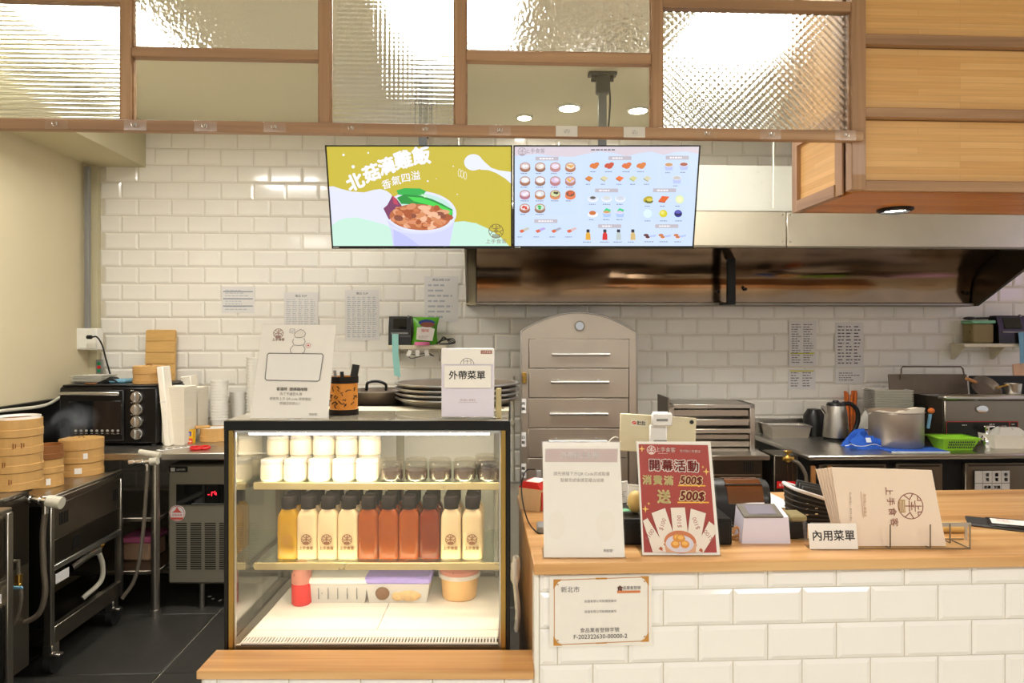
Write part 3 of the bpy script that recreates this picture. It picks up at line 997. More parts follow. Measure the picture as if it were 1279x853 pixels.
t2 = tv(753.6, 'hanging television showing a pale blue menu of small dishes')
A = Art(t2.m, .012, tvmap((40, 67), (1229, 67), (46, 710), (1178, 710)))
A.rect(30, 67, 1240, 712, 'cbdcf8')
A.poly([(30, 67), (1240, 67), (1240, 112), (1150, 98), (1080, 100), (1000, 118), (920, 98), (840, 108), (760, 128), (690, 108), (590, 96), (500, 112), (420, 130), (300, 128), (180, 112), (30, 125)], 'd8ccd6')
for a, b, c, d in ((60, 150, 445, 510), (480, 155, 960, 315), (980, 150, 1170, 320), (490, 360, 790, 545), (840, 360, 1140, 550), (60, 560, 440, 660)):
    A.rect(a, b, c, d, 'c8dbf9')
A.logo(88, 98, 26, '9a8e96', 2.5, up=-1)
A.text('上手食客', 172, 94, 32, '8f8a94', up=-1)
A.scribble(515, 78, 800, 96, 1, '6a6a72', 8)
for x, y in ((248, 142), (718, 139), (1088, 136), (632, 345), (1004, 344), (244, 545), (652, 578), (1016, 578)):
    A.rect(x - 74, y - 12, x + 74, y + 12, 'bdb6c0')
    A.scribble(x - 55, y - 6, x + 55, y + 6, 1, 'f3f1f4', 9, int(x))
def cap(x, y, w=64):
    A.scribble(x - w / 2, y - 5, x + w / 2, y + 5, 1, '7d86a0', 5, int(x + y))
def steamer(x, y, c1, c2, c3):
    A.ell(x, y + 8, 34, 24, c1); A.ell(x, y - 6, 33, 24, 'b9856c' if c1 != 'e4794e' else 'e08858'); A.ell(x, y - 6, 27, 18, c2)
    rr = random.Random(int(x + y))
    for k in range(4):
        A.ell(x + rr.uniform(-13, 13), y - 6 + rr.uniform(-8, 8), 9, 7, c3, 10)
cs = [('9c6a52', 'd9cfd0', 'f2eef0'), ('8e6450', 'dad2cc', 'eeeae4'), ('c08a90', 'e2cfe2', 'f0e0f0'), ('b0704a', 'e4d8c8', 'e0a85c'), ('9c6a52', 'dce0e8', 'f5f5f8'), ('8e6a58', 'e4e6ec', 'ffffff'), ('b87a88', 'd8c0e0', 'f0d8ec'), ('b07a70', 'dcc0d8', 'e8b84a'),
      ('b0708a', 'e0d0ea', 'f6ecfa'), ('c07a4c', 'd8dce0', 'eef2ee'), ('d98a54', 'cfd8a0', '3a3a30'), ('e4794e', '7c5040', 'e0603a'), ('a0604c', 'e8e0e2', 'd04a3a'), ('94705e', 'c8e0d0', '2fae4a')]
for i, (c1, c2, c3) in enumerate(cs):
    x, y = 108 + 97 * (i % 4), 196 + 88 * (i // 4)
    steamer(x, y, c1, c2, c3); cap(x, y + 40)
def wedge(x, y, c, s=1.0, c2=None):
    A.poly([(x - 28 * s, y - 2), (x - 4, y - 18 * s), (x + 28 * s, y - 4), (x + 4, y + 17 * s)], c)
    A.poly([(x - 28 * s, y - 2), (x + 4, y + 17 * s), (x + 4, y + 22 * s), (x - 26 * s, y + 6)], c2 or 'a85a2c')
for i, x in enumerate((555, 650, 762, 856)):
    for dx, dy in ((-14, 2), (10, -4), (2, 8)):
        A.ell(x + dx, 184 + dy, 20, 14, ['d97a3a', 'c8553a', 'd9713c', 'd98040'][i], 12, rot=-.4)
    cap(x, 225)
for x, c, c2 in ((520, 'd9863c', None), (617, 'd9cfa4', '9c9878'), (716, 'ef7a3a', None), (804, 'd5cf90', '9fae58'), (893, 'd5d0b0', '8f9a78')):
    wedge(x, 268, c, .95, c2); cap(x, 305, 50)
def bowl(x, y, c1, c2='b5c2ee', r=29):
    A.poly([(x - r, y - 6), (x - r * .72, y + 30), (x + r * .72, y + 30), (x + r, y - 6)], c2)
    A.ell(x, y - 6, r, 15, 'dfe4f8'); A.ell(x, y - 6, r * .85, 11, c1)
for x, y, c in ((1031, 186, 'c99a6a'), (1127, 184, 'a8604c'), (1082, 270, 'c8c2bc')):
    bowl(x, y, c); cap(x, y + 45, 54)
for x, c in ((543, '5a564c'), (631, 'd0d6cc'), (718, 'c9d2de')):
    A.ell(x, 398, 33, 21, 'eef0f8'); A.ell(x, 394, 29, 17, 'd2d8ea'); A.ell(x, 391, 18, 9, c); cap(x, 434, 56)
A.ell(543, 500, 33, 19, 'eef0f8'); A.ell(541, 490, 22, 14, 'c9703a'); cap(543, 535, 54)
for x, c in ((632, 'd99a6a'), (717, 'e2c6ea')):
    bowl(x, 488, c, 'a9c4ee'); A.poly([(x - 24, 482), (x - 4, 458), (x + 26, 470), (x + 20, 484), (x, 474)], '3ccf86'); cap(x, 534, 54)
A.ell(895, 402, 32, 20, 'b9a52c', 14, rot=-.3); A.ell(902, 414, 26, 14, '6a6a1c', 12); A.ell(905, 404, 20, 11, 'dccb52', 12)
A.poly([(962, 412), (985, 380), (1033, 384), (1005, 418)], 'e2622a'); A.poly([(962, 412), (1005, 418), (1004, 424), (964, 420)], 'b0451c')
A.ell(1098, 402, 27, 27, 'dbe8b0'); A.ell(1096, 402, 20, 20, 'eef0c0'); A.ell(893, 494, 30, 30, 'd7ecfb'); A.ring(893, 494, 30, 2, 'b4d4ec')
A.ell(992, 494, 26, 25, 'd8cc2c'); A.ell(986, 488, 14, 13, 'e8e070'); A.ell(1087, 494, 25, 24, '2c2a8c'); A.rect(1064, 494, 1110, 506, '1c1a50'); A.ell(1087, 484, 18, 9, '5a58b8')
for x in (897, 994, 1092):
    cap(x, 446, 50); cap(x, 542, 54)
for x, c in ((107, 'c8c0b0'), (210, 'b9a8e0'), (311, 'a8a8b8'), (409, 'd8b8b8')):
    A.poly([(x - 34, 606), (x + 20, 584), (x + 34, 594), (x - 20, 622)], c); A.poly([(x - 34, 606), (x - 12, 598), (x + 2, 612), (x - 20, 622)], 'd9623c'); cap(x - 18, 648, 58)
for x, c in ((512, 'e0a83a'), (619, 'd42a2c'), (706, 'b9c4c4'), (797, 'd2b478')):
    A.poly([(x - 16, 668), (x - 14, 630), (x - 8, 618), (x + 8, 618), (x + 15, 630), (x + 16, 668)], c); A.rect(x - 10, 598, x + 10, 618, '26263a'); cap(x, 682, 72)
for x, c in ((893, '5a2a30'), (988, 'c8784a'), (1084, 'c8784a')):
    A.poly([(x + 5, 640), (x + 52, 632), (x + 48, 645), (x + 8, 652)], 'b2c2ee'); A.ell(x - 12, 636, 16, 9, c); A.ell(x - 2, 652, 17, 11, 'e8e4ee'); A.ell(x - 2, 649, 14, 8, c); cap(x + 6, 680, 66)
link('screen', A.mesh('screen', 'screen_print'), t2.root, label='lit picture of a menu').location.y = -.0008

# ================================================================ ORDER COUNTER
YC = 1.82
XC0 = .150
zf = lambda d: H - d
g, B = G('order_counter', 'order counter with light oak top and white brick-tile front', 'counter', (XC0, YC, 0))
put('top', B().box(XC0 - .005, 3.6, YC - .022, 2.575, ZTOP - .031, ZTOP, .003), 'oak', g)
put('side_panel', B().box(XC0, XC0 + .025, YC + .06, 2.56, 0, ZTOP - .031), 'oak_z', g)
fp = put('front_panel', B().box(XC0 + .004, 3.6, YC + .009, YC + .06, 0, ZTOP - .031), 'grout', g)
put('corner_trim', B().box(XC0 - .002, XC0 + .011, YC, YC + .062, 0, ZTOP - .031, .002), 'white_plastic', g)
put('back_panel', B().box(XC0 + .03, 3.6, 2.52, 2.54, 0, ZTOP - .031), 'oak_z', g)
zr = [ZTOP - .031] + [H - .691 - .098 * k for k in range(8)]
for r in range(8):
    off = .595 if r % 2 == 0 else .691
    n = -4
    while off + n * .192 < 3.2:
        a, b_ = max(off + n * .192, XC0 + .012), off + (n + 1) * .192
        n += 1
        if b_ - a > .015:
            a, b_, z0, z1 = a + .0015, b_ - .0015, zr[r + 1] + .0015, zr[r] - .001
            o = link('tile', tile_mesh(b_ - a, z1 - z0, 'counter_glaze')[0], fp)
            o.location = ((a + b_) / 2 - XC0, .009, (z0 + z1) / 2)
# low ledge in front of the display case
t = T('display_ledge', 'low oak ledge on a white tiled base in front of the glass case', 'ledge', 456, 838, s=1.81)
dz = 58
t.add('top', t.mb().R(245, 838, 667, 849, 0, dz, 1), 'oak')
fp = t.add('front_panel', t.mb().R(248, 849, 667, 1066, 8, dz - 2), 'grout')
for r in range(4):
    for k in range(-1, 6):
        x0, x1 = max(249, 268 + k * 90.5 - 45 * (r % 2)), min(666, 268 + (k + 1) * 90.5 - 45 * (r % 2))
        if x1 - x0 > 6:
            o = link('tile', tile_mesh((x1 - x0 - 1.4) * t.m, 45 * t.m, 'counter_glaze')[0], fp)
            o.location = (((x0 + x1) / 2 - t.px) * t.m, 8 * t.m, (t.py - (849 + 23 + 46 * r)) * t.m)
# ================================================================ BACK WALL: PAPERS AND SHELVES
def paper(label, x0, y0, x1, y1, title=None, rows=14, cols=1, seed=1, ink='77808c', bars=(), hl=()):
    t = T('notice_sheet', label, 'paper notice', (x0 + x1) / 2, y1, Y=YW - .003, group='paper notices on the tiled wall')
    b = t.mb()
    t.add('sheet', b.R(x0, y0, x1, y1, 0, .35), 'grey_paper' if x0 < 900 else 'grey_paper')
    A = t.art(.02)
    h = y1 - y0
    if title:
        A.text(title, (x0 + x1) / 2, y0 + 4.5, 3.6, '3a3f46')
    for a in hl:
        A.rect(x0 + 2, a, x1 - 2, a + 1.6, 'cfc832')
    A.scribble(x0 + 2.5, y0 + (8 if title else 3), x1 - 2.5, y1 - 3, rows, ink, None, seed, cols)
    for a in bars:
        A.rect(x0 + 2, a, x1 - 2, a + 1.4, '8b9199')
    t.add('print', A, 'print', y=-.05)
    return t
t = paper('small wall sheet with three grey bars, nearest the bamboo board', 277, 358, 317.5, 391, None, 8, 1, 1, 'b9bec6', (363.5, 372.5, 381.5))
paper('wall sheet with columns of figures partly behind the white sign', 355, 365, 397, 416, '備品 SOP', 16, 5, 2, 'b4b9c0')
paper('wall sheet with a full table of figures between sign and label printer', 431, 362, 473.5, 425, '備品 SOP', 20, 6, 3, 'aab0b8')
paper('wall sheet with a few lines at the top, above the chips bag', 530, 345, 572.5, 402, '開店流程 SOP', 7, 1, 4, 'b4b6be')
paper('wall sheet with a yellow highlighted line low down, under the hood', 985, 401, 1020, 457, '', 17, 2, 5, '6d6a72', (), (440.5,))
paper('wall sheet of two columns nearest the fryer, under the hood', 1043, 403, 1079, 458.5, '', 12, 3, 6, '5d5a62')
paper('short wall sheet headed by a yellow line, under the hood', 984, 461, 1019, 486.5, '', 6, 2, 7, '6d6a72', (), (462.5,))
paper('short wall sheet of four bold lines, under the hood', 1043, 461.5, 1078, 479, '', 4, 1, 8, '4a474e')

def shelf(label, x0, x1, y0, y1, dep, brk):
    t = T('wall_shelf', label, 'shelf', (x0 + x1) / 2, y1, Y=YW - .002 - dep * 4.1 / 853)
    t.add('board', t.mb().R(x0, y0, x1, y1, 0, dep, .5), 'cream_plastic')
    for bx in brk:
        b = t.mb()
        b.at(bx - t.px, 0, 0).prism([(2, 0), (dep, 0), (dep, -16), (dep - 4, -16)], 'x', -1.2, 1.2)
        t.add('bracket', b, 'cream_plastic')
    return t
# the shelf with the label printer
ts = shelf('small cream wall shelf carrying the label printer and chips bag', 485, 557, 431, 436, 27, (496, 548))
zs = ts.loc.z + 5 * ts.m
sS = ts.s
def on(name, label, cat, px, z, s, **k):
    return T(name, label, cat, px, None, s, z, **k)
def printer(t, x0, x1, yt):
    h = t.py - yt
    w = x1 - x0
    m = x0 - t.px
    b = t.mb()
    b.at(m, 0, 0).prism([(0, 0), (22, 0), (22, h * .72), (17, h), (6, h), (1, h * .6)], 'x', 0, w)
    t.add('body', b, 'black_plastic')
    b = t.mb()
    b.at(m, 0, 0).prism([(-.4, h * .56), (4.8, h * .92), (5.6, h * .88), (.4, h * .52)], 'x', w * .2, w * .8)
    t.add('window', b, 'oven_glass')
    t.add('slot', t.mb().box(m + w * .12, m + w * .88, -.5, 1, h * .38, h * .44), 'grey_plastic')
    t.add('button', t.mb().cyl((m + w * .86, 5, h - .5), (m + w * .86, 8, h + .4), 1.4, n=10), 'grey_plastic')
t = on('label_printer', 'black label printer on the small wall shelf', 'printer', 499, zs, sS)
printer(t, 485, 513, 395)
b = t.mb().sheet(lambda u, v: (-9 + 8 * u + 3 * v * v, -2 - 1.2 * math.sin(v * 3), 14 - 52 * v - 2 * u * v), 1, 10, (0, .4, 0))
t.add('label_strip', b, 'mint', label='mint backing strip hanging from the printer')
t = on('snack_bag', 'green and white snack bag leaning on the label printer', 'snack bag', 530, zs, sS, rz=RZ + .1)
def bagfn(sgn):
    def f(u, v):
        x = (u - .5) * (34 - 5 * math.sin(PI * v))
        puff = 5.5 * math.sin(PI * u) ** .6 * math.sin(PI * v) ** .6
        return (x + 2 * v, 6 + sgn * puff + 3 * v, 1 + 34 * v)
    return f
t.add('bag', t.mb().sheet(bagfn(-1), 12, 12, (0, .3, 0)).sheet(bagfn(1), 12, 12, (0, .3, 0)), 'bag_green')
A = t.art(.03, False)
A.poly([(-10, 7), (10, 5), (13, 20), (4, 24), (-9, 22)], 'e8e4da').ell(3, 28, 10, 4, '2a3f8a').ell(4, 25.5, 9, 3.2, '8a4a30').text('辣味', 1, 18, 5, 'c8342c').scribble(-8, 8, 10, 12, 2, '9a9488')
t.add('print', A, 'print', y=-.4)
t = on('tape_roll', 'pink roll of tape on the small wall shelf', 'tape', 527, zs, sS - .03)
t.add('roll', t.mb().L([(5, t.py), (8, t.py), (8, t.py - 4), (5, t.py - 4), (5, t.py)], 527, 1, sx=1.2), 'pink_plastic')
t = on('power_cable', 'tangle of black cable at the end of the small wall shelf', 'cable', 556, zs, sS)
b = t.mb()
for k in range(4):
    b.tube(curve([(-14 + 2 * k, 8, 2), (-2, 5 - k, 6 + k * 1.5), (9 - k, 3, 8 - 2 * k), (12 - k, 4, 3), (4 + k, 6, 1 + .5 * k), (-8, 9, 1.2)], 6), .6, 6)
t.solo(b, 'black_plastic')
t = T('adapter_plugs', 'three white adapters with thin black wires hung under the small shelf', 'adapter', 521, 446, s=sS - .02)
for k, x in enumerate((511, 521.5, 533)):
    t.add('adapter', t.mb().at(x - t.px, 0, 5, ry=.35 - .3 * k).box(-2.8, 2.8, 0, 4, -4, 4, .6), 'white_plastic')
b = t.mb()
for k in range(2):
    b.tu(curve([(508, 436.5, 2), (512, 442 + 5 * k, 1), (522, 443 + 3 * k, 1.5), (534, 441 + 2 * k, 1), (542, 445, 2)], 6), .45, 6)
t.add('wire', b, 'black_plastic')
# the shelf over the fryer
ts = shelf('cream wall shelf over the fryer with a black printer on it', 1203, 1300, 429, 433.5, 27, (1206, 1258))
zs, sS = ts.loc.z + 4.5 * ts.m, ts.s
t = on('food_container', 'green-lidded container with amber contents on the shelf over the fryer', 'container', 1231, zs, sS)
t.add('tub', t.mb().box(-14, 14, 4, 24, 0, 25, 2), 'container_amber')
t.add('lid', t.mb().box(-15, 15.5, 3, 25, 25, 29, 1), 'green_lid')
t = on('ladle', 'black ladle lying across the green-lidded container', 'ladle', 1227, zs + 29.5 * ts.m, sS)
t.solo(t.mb().ball(-8, 12, 2.2, 8, 5, 2.2).tube([(-2, 12, 2), (20, 14, 2.6)], 1.4), 'black_plastic')
t = on('label_printer', 'black label printer on the shelf over the fryer', 'printer', 1262, zs, sS)
printer(t, 1248, 1284, 394)
b = t.mb().sheet(lambda u, v: (8 + 8 * u + 2 * v, -2.5 - 1.2 * math.sin(v * 3), 14 - 46 * v), 1, 8, (0, .4, 0))
t.add('label_strip', b, 'blue_pack', label='pale strip hanging from the printer')
t = T('pink_board', 'pale pink board propped on the wall below the shelf over the fryer', 'board', 1283, 470, s=4.12)
t.solo(t.mb().at(ry=-.12).box(-16, 16, 0, 2, 0, 17, .4), 'frost_pink')

# ================================================================ DRAWER STEAMER WITH ARCHED TOP
t = T('drawer_steamer', 'arched stainless steel drawer steamer with five bar-handled drawers', 'steamer oven', 722, z=0, s=3.45)
bt = t.py
arch = [(652, 414)] + [(652 + 143 * i / 16, 414 - 24 * math.sin(PI * i / 16) ** .85 + 2 * i / 16) for i in range(1, 16)] + [(795, 416)]
b = t.mb().P(arch + [(795, 423), (652, 423)], 0, 130)
b.R(652, 423, 660, bt - 12, 0, 130).R(786, 423, 795, bt - 12, 0, 130).R(660, 608, 786, bt - 12, 1, 130).R(660, 423, 786, 608, 6, 130)
for x in (658, 789):
    b.cy((x, bt, 8), (x, bt - 12, 8), 3).cy((x, bt, 120), (x, bt - 12, 120), 3)
t.add('body', b, 'satin_steel')
t.add('front_rim', t.mb().tu([(650.5, 608, 0)] + [(x - (1.2 if i == 0 else 0), y - 1, -.4) for i, (x, y) in enumerate(arch)] + [(796, 608, 0)], 1.1, 6), 'steel_z')
for i, (y0, y1) in enumerate(((423.5, 459.5), (460.5, 496.5), (497.5, 534), (535, 571), (572, 608))):
    d = t.add('drawer', t.mb().R(661 - i * .4, y0, 785.5 - i * .5, y1, -1.5, 5, .5), 'satin_steel')
    yh = (442.7, 477, 516.5, 550.5, 588)[i]
    x0 = 689 - i * 1.2
    h = t.mb().cy((x0, yh, -6), (x0 + 72, yh, -6), 1.9, n=12)
    for x in (x0 + 9, x0 + 59):
        h.cy((x, yh - (2.5 if i in (1, 3) else 0), -6), (x, yh - (2.5 if i in (1, 3) else 0), -1.5), 1.6, n=10)
    t.add('handle', h, 'alu', d)
dl = t.add('dial', t.mb().cy((724, 407, 0), (724, 407, -1.2), 6.5, n=24), 'chrome')
t.add('dial_ring', t.mb().at(724 - t.px, -1.3, bt - 407, rx=PI / 2).lathe([(5, 0), (6.5, 0), (6.5, .8), (5, .8), (5, 0)]), 'dull_steel', dl)
b = t.mb().R(652.5, 465, 657.5, 479, -2.5, 0, .8).cy((655, 469, -2.5), (655, 469, -5), 1.6, n=10)
t.add('latch', b, 'brass')
for y, s_ in ((507, '肉燥'), (549, '白飯'), (588, '雞腿')):
    lb = t.add('label_sticker', t.mb().R(650.3, y - 9, 657, y + 9, -.5, -.1), 'grey_paper')
    A = t.art(.03)
    for k, ch in enumerate(s_):
        A.text(ch, 653.7, y - 3 + 6.5 * k, 4.4, '3a3430', bold=.02)
    t.add('print', A, 'print', lb, y=-.6)
# strip of pipe fittings beside the steamer
t = T('gas_pipe', 'pale wall pipe with two valve knobs beside the arched steamer', 'pipe', 641, 560, Y=4.08)
b = t.mb().tu([(641, 600, 0), (641, 470, 0)], 1.8)
t.add('pipe', b, 'pvc')
for y in (498, 528):
    t.add('valve_knob', t.mb().bl(640, y, -5, 3.4, 3.4, 3.6), 'pvc')

# ================================================================ RACK AND RANGE BESIDE THE STEAMER
ZR = H - .176 * 3.35
t = T('range_cabinet', 'dark stainless range cabinet with vent slots behind the promotion poster', 'cabinet', 895, z=0, s=3.35)
b0 = t.py
yt = t.py - (ZR / t.m)
b = t.mb().R(822, yt + 6, 952, b0 - 20, 0, 170).R(826, b0 - 20, 832, b0, 6, 12).R(942, b0 - 20, 948, b0, 6, 12).R(826, b0 - 20, 832, b0, 150, 156).R(942, b0 - 20, 948, b0, 150, 156)
t.add('body', b, 'dark_steel')
t.add('worktop', t.mb().R(818, yt, 960, yt + 6, -5, 176, .8), 'steel')
b = t.mb()
for k in range(5):
    b.R(929 + 2.6 * k, 577, 930.2 + 2.6 * k, 589, -.3, .2)
t.add('vent_slot', b, 'black_matte', kind='stuff')
t.add('panel_seam', t.mb().R(822, 592.5, 950, 594, -1, 0), 'steel')
t = T('tray_rack', 'open stainless tray rack with stacked shelves next to the arched steamer', 'rack', 889, z=ZR, s=3.45)
b0 = t.py
b = t.mb().R(836, 505, 842, b0, 0, 60, .4).R(937, 505, 943, b0, 0, 60, .4).R(836, 505, 943, 510, 0, 60, .4).R(842, 510, 937, b0, 56, 60)
t.add('frame', b, 'steel_z')
t.add('side_panel', t.mb().R(834, 497, 836, b0, 0, 60), 'dull_steel')
for y, h_, d in ((512, 8.5, 5), (524, 8, 3), (535.5, 5.5, -2), (543, 6.5, 4), (551.5, 7, 2), (560.5, 7, 5)):
    t.add('shelf', t.mb().R(842, y, 937, y + h_, d, d + 3, .8).R(842, y + h_ - 1.5, 937, y + h_, d + 3, 56), 'satin_steel')

# ================================================================ STEEL WORK TABLE ON THE RIGHT
YT, XT = 3.32, 1.64
ZW = H - .601
g, B = G('work_table', 'long stainless work table with splashback and under-counter doors', 'work table', (XT, YT, 0))
put('worktop', B().box(XT, 3.9, YT, 4.1, ZW - .026, ZW, .008), 'steel', g)
sb_ = put('splashback', MB().box(0, 2.26, 0, .018, 0, .092, .003), 'steel')
sb_.location = (XT + .02, 4.084, ZW)
tag(sb_, 'low stainless splashback behind the work table', 'splashback')
put('cabinet', B().box(XT + .05, 3.9, YT + .12, 4.05, .1, ZW - .026), 'black_matte', g)
for px0, px1 in ((1022, 1106), (1118, 1176), (1204, 1300)):
    a, b_ = Ap(px0, 600, YT + .1).x, Ap(px1, 600, YT + .1).x
    d = put('door', B().box(a, b_, YT + .09, YT + .12, .16, ZW - .062, .004), 'dull_steel', g)
    put('door_handle', B().box(a + .02, b_ - .02, YT + .083, YT + .09, ZW - .078, ZW - .07), 'dark_steel', d)
for x in (XT + .08, 2.7, 3.8):
    for y in (YT + .16, 4.0):
        put('leg', B().cyl((x, y, 0), (x, y, .12), .02, n=12), 'steel', g)
t = T('order_slip_sheet', 'white sheet of printed boxes stuck on the under-counter fridge door', 'sheet', 1239, 616, Y=YT + .078)
t.add('sheet', t.mb().R(1217, 588, 1262, 616, 0, .5), 'grey_paper')
A = t.art(.03)
A.line([(1217, 603.5), (1262, 603.5)], .7, '77736c')
for x in (1227, 1239, 1251):
    A.line([(x, 588), (x, 616)], .5, '9a968e')
for x, s_ in ((1233, '蛋塔'), (1245, '蘿蔔'), (1257, '粉糕')):
    for k, ch in enumerate(s_):
        A.text(ch, x, 593 + k * 6, 4.6, '2b2926', bold=.03)
A.text('奶黃', 1233, 608.5, 4.4, '2b2926', bold=.03).text('叉燒', 1245, 608.5, 4.4, '2b2926', bold=.03)
t.add('print', A, 'print', y=-.1)
for i, x in enumerate((1016.5, 1037)):
    t = T('spatula', ('wooden-handled spatula hanging by the corner of the work table', 'wooden-handled spatula hanging nearer the menus')[i], 'spatula', x, 625, Y=YT + .06)
    t.add('blade', t.mb().R(x - 4, 604, x + 4, 625, 1, 2), 'steel')
    t.add('handle', t.mb().R(x - 3, 582, x + 3, 606, 0, 4, 1).cy((x, 588, -.6), (x, 588, 0), 1), 'wood_handle')
def tb(name, label, cat, px, py, **k):        # a thing standing on the work table
    return T(name, label, cat, px, py, z=ZW, **k)
t = tb('baking_tray', 'empty shallow steel tray on the work table by the kettle', 'tray', 988.5, 547)
b = t.mb()
def tray(b, w, d, h, fl, th=.8, z=0, floor=True):
    """open tray with sloping sides: w x d at the rim, fl narrower at the base"""
    r = lambda a, c, zz: [(-a, d / 2 - c, zz), (a, d / 2 - c, zz), (a, d / 2 + c, zz), (-a, d / 2 + c, zz)]
    W_, D_ = w / 2, d / 2
    vs = r(W_ - fl, D_ - fl, z) + r(W_, D_, z + h) + r(W_ - th, D_ - th, z + h) + r(W_ - fl - th, D_ - fl - th, z + th)
    fs = [(3, 2, 1, 0), (12, 13, 14, 15)] if floor else []
    for k in (0, 4, 8) if floor else (0, 4, 8, 12):
        for i in range(4):
            fs.append((k + i, k + (i + 1) % 4, (k + 4 + (i + 1) % 4) % 16, (k + 4 + i) % 16))
    return b.add(vs, fs)
tray(b, 50, 36, 14, 2.5)
t.add('pan', b, 'steel')
t.add('rim', tray(t.mb(), 53, 40, 1.2, 0, 2, 13.4, False), 'steel')
t = tb('electric_kettle', 'steel electric kettle with black handle and lid', 'kettle', 1051, 552)
t.add('base', t.mb().lathe([(0, 0), (15, 0), (15, 3), (12, 4.5), (0, 4.5)], cy=15), 'black_plastic')
t.add('body', t.mb().lathe([(0, 4.5), (16, 4.5), (15.5, 12), (13, 36), (11.5, 44), (0, 44)], cy=15, n=32), 'steel_z')
t.add('lid', t.mb().lathe([(0, 44), (11.5, 44), (10, 47.5), (4, 48.5), (3.2, 50.5), (0, 51)], cy=15), 'black_plastic')
t.add('handle', t.mb().tube(curve([(9, 15, 46), (19, 15, 46), (27, 15, 38), (28, 15, 24), (22, 15, 10), (14.5, 15, 7)], 6), 2.8, 10), 'black_plastic')
t.add('spout', t.mb().prism([(-12, 43), (-17, 44), (-18, 41), (-13, 34)], 'y', 12, 18), 'steel_z')
t = tb('kettle_base', 'black appliance half hidden behind the steel kettle', 'appliance', 1030, 548)
t.solo(t.mb().lathe([(0, 0), (13, 0), (14, 10), (13, 26), (8, 34), (0, 35)], cy=30), 'black_plastic')
def cloth(t, w, d, h, seed, mat, edge=None):
    r = random.Random(seed)
    ph = [r.uniform(0, 6) for _ in range(6)]
    def f(u, v):
        a, c = u * 2 - 1, v * 2 - 1
        e = max(0, 1 - (a * a) ** 1.5) * max(0, 1 - (c * c) ** 1.5)
        z = h * min(1, 1.7 * e) * (.62 + .16 * math.sin(4 * a + ph[0]) * math.cos(4 * c + ph[1]) + .16 * math.sin(9 * a + 6 * c + ph[2]) + .1 * math.sin(15 * a - 9 * c)) + .5
        return (a * w / 2 * (1 + .08 * math.sin(7 * c + ph[3])), d / 2 + c * d / 2 * (1 + .1 * math.sin(6 * a + ph[4])), z)
    def g_(a, b_):                       # crumpled heap: a lump with folds running across it
        k = 1 + .16 * math.sin(3 * a + ph[0] + 2 * b_) + .10 * math.sin(7 * a + ph[1] + 5 * b_) + .05 * math.sin(13 * a + 9 * b_ + ph[2])
        c_, s_ = math.cos(b_), math.sin(b_)
        return (w / 2 * k * math.cos(a) * c_ ** .7, d / 2 + d / 2 * k * math.sin(a) * c_ ** .7, h * s_ * (1 - .25 * math.cos(a + .6)) * (.8 + .25 * math.sin(5 * a + 6 * b_)))
    V = [g_(2 * PI * i / 44, PI / 2 * j / 14 * .995) for j in range(15) for i in range(44)]
    Q = [(j * 44 + i, j * 44 + (i + 1) % 44, (j + 1) * 44 + (i + 1) % 44, (j + 1) * 44 + i) for j in range(14) for i in range(44)]
    t.add('cloth', t.mb().add(V, Q + [tuple(range(44))[::-1], tuple(range(14 * 44, 15 * 44))]), mat)
    if edge:
        pts = [g_(PI + PI * i / 20, .12 + .25 * abs(math.sin(3 * i / 20))) for i in range(21)]
        t.add('hem', t.mb().tube([(p[0] * 1.01, p[1] - .4, p[2] + .3) for p in pts], .55, 5), edge)
t = tb('cleaning_cloth', 'crumpled blue cleaning cloth in front of the steel pot', 'cloth', 1089, 561)
cloth(t, 55, 32, 18, 3, 'blue_cloth', 'white_cloth')
t.add('care_tag', t.mb().at(-4, 1, 11, rx=-.5).box(-3, 3, -1, -.5, -3, 3), 'white_cloth')
t = tb('towel', 'flat folded blue towel under the steel pot', 'towel', 1150, 565.5)
t.add('cloth', t.mb().box(-36, 36, 0, 40, 0, 1.6, .6), 'blue_cloth')
t.add('hem', t.mb().box(-36.4, 36.6, -.5, .4, .1, 1.5, .3), 'white_cloth')
ztw = ZW + 2 * t.m
t = T('stock_pot', 'large brushed steel stock pot with a paper liner', 'pot', 1137.5, 561, z=ztw)
t.add('pot', t.mb().lathe([(0, 0), (31, 0), (32, 2), (32, 43), (33, 43.6), (33, 44.6), (31, 44.6), (31, 4), (0, 4)], cy=33, n=40), 'satin_steel')
def ln(u, v):
    a = 2 * PI * u
    rr = 29 + 3.5 * v + 1.5 * math.sin(5 * a) * v
    return (rr * math.cos(a), 33 + rr * math.sin(a), 36 + v * (9 + 5 * math.sin(a * 1.0 + 2.6) + 2 * math.sin(4 * a)))
t.add('liner', t.mb().sheet(ln, 40, 4, (.3, .3, 0)), 'foam')
t.add('soup', t.mb().lathe([(0, 36), (30, 36), (30, 37), (0, 37)], cy=33), 'food')
t = T('basting_brush', 'orange-knobbed brush standing in the stock pot', 'brush', 1162, 523, s=3.62)
t.add('stick', t.mb().tube([(-3, 0, -12), (0, 0, 6)], 2, 8), 'blue_pack')
t.add('knob', t.mb().ball(1, 0, 10, 4, 4, 3.6), 'orange')
for i in range(30):
    t = T('square_plate', f'white square plate, {ORD[i]} from the bottom of the stack behind the stock pot', 'plate', 1117, None, 3.92, ZW + .022 + i * .0087, rz=RZ - .12, group='stack of square white plates')
    if i == 0:
        m0 = t.mb()
        tray(m0, 47, 40, 1.75, 2.5, .9)
        me0 = m0.mesh('square_plate', 'ceramic')
    o = link('square_plate', me0)
    t._set(o)
t = T('plate_stand', 'low steel stand under the square plates', 'stand', 1117, None, 3.93, ZW)
t.solo(t.mb().box(-20, 20, 2, 36, 0, 4, 1), 'dark_steel')
t = tb('cutlery_jar', 'clear jar of orange-handled cutlery wrapped in plastic behind the cloth', 'jar', 1085, 548)
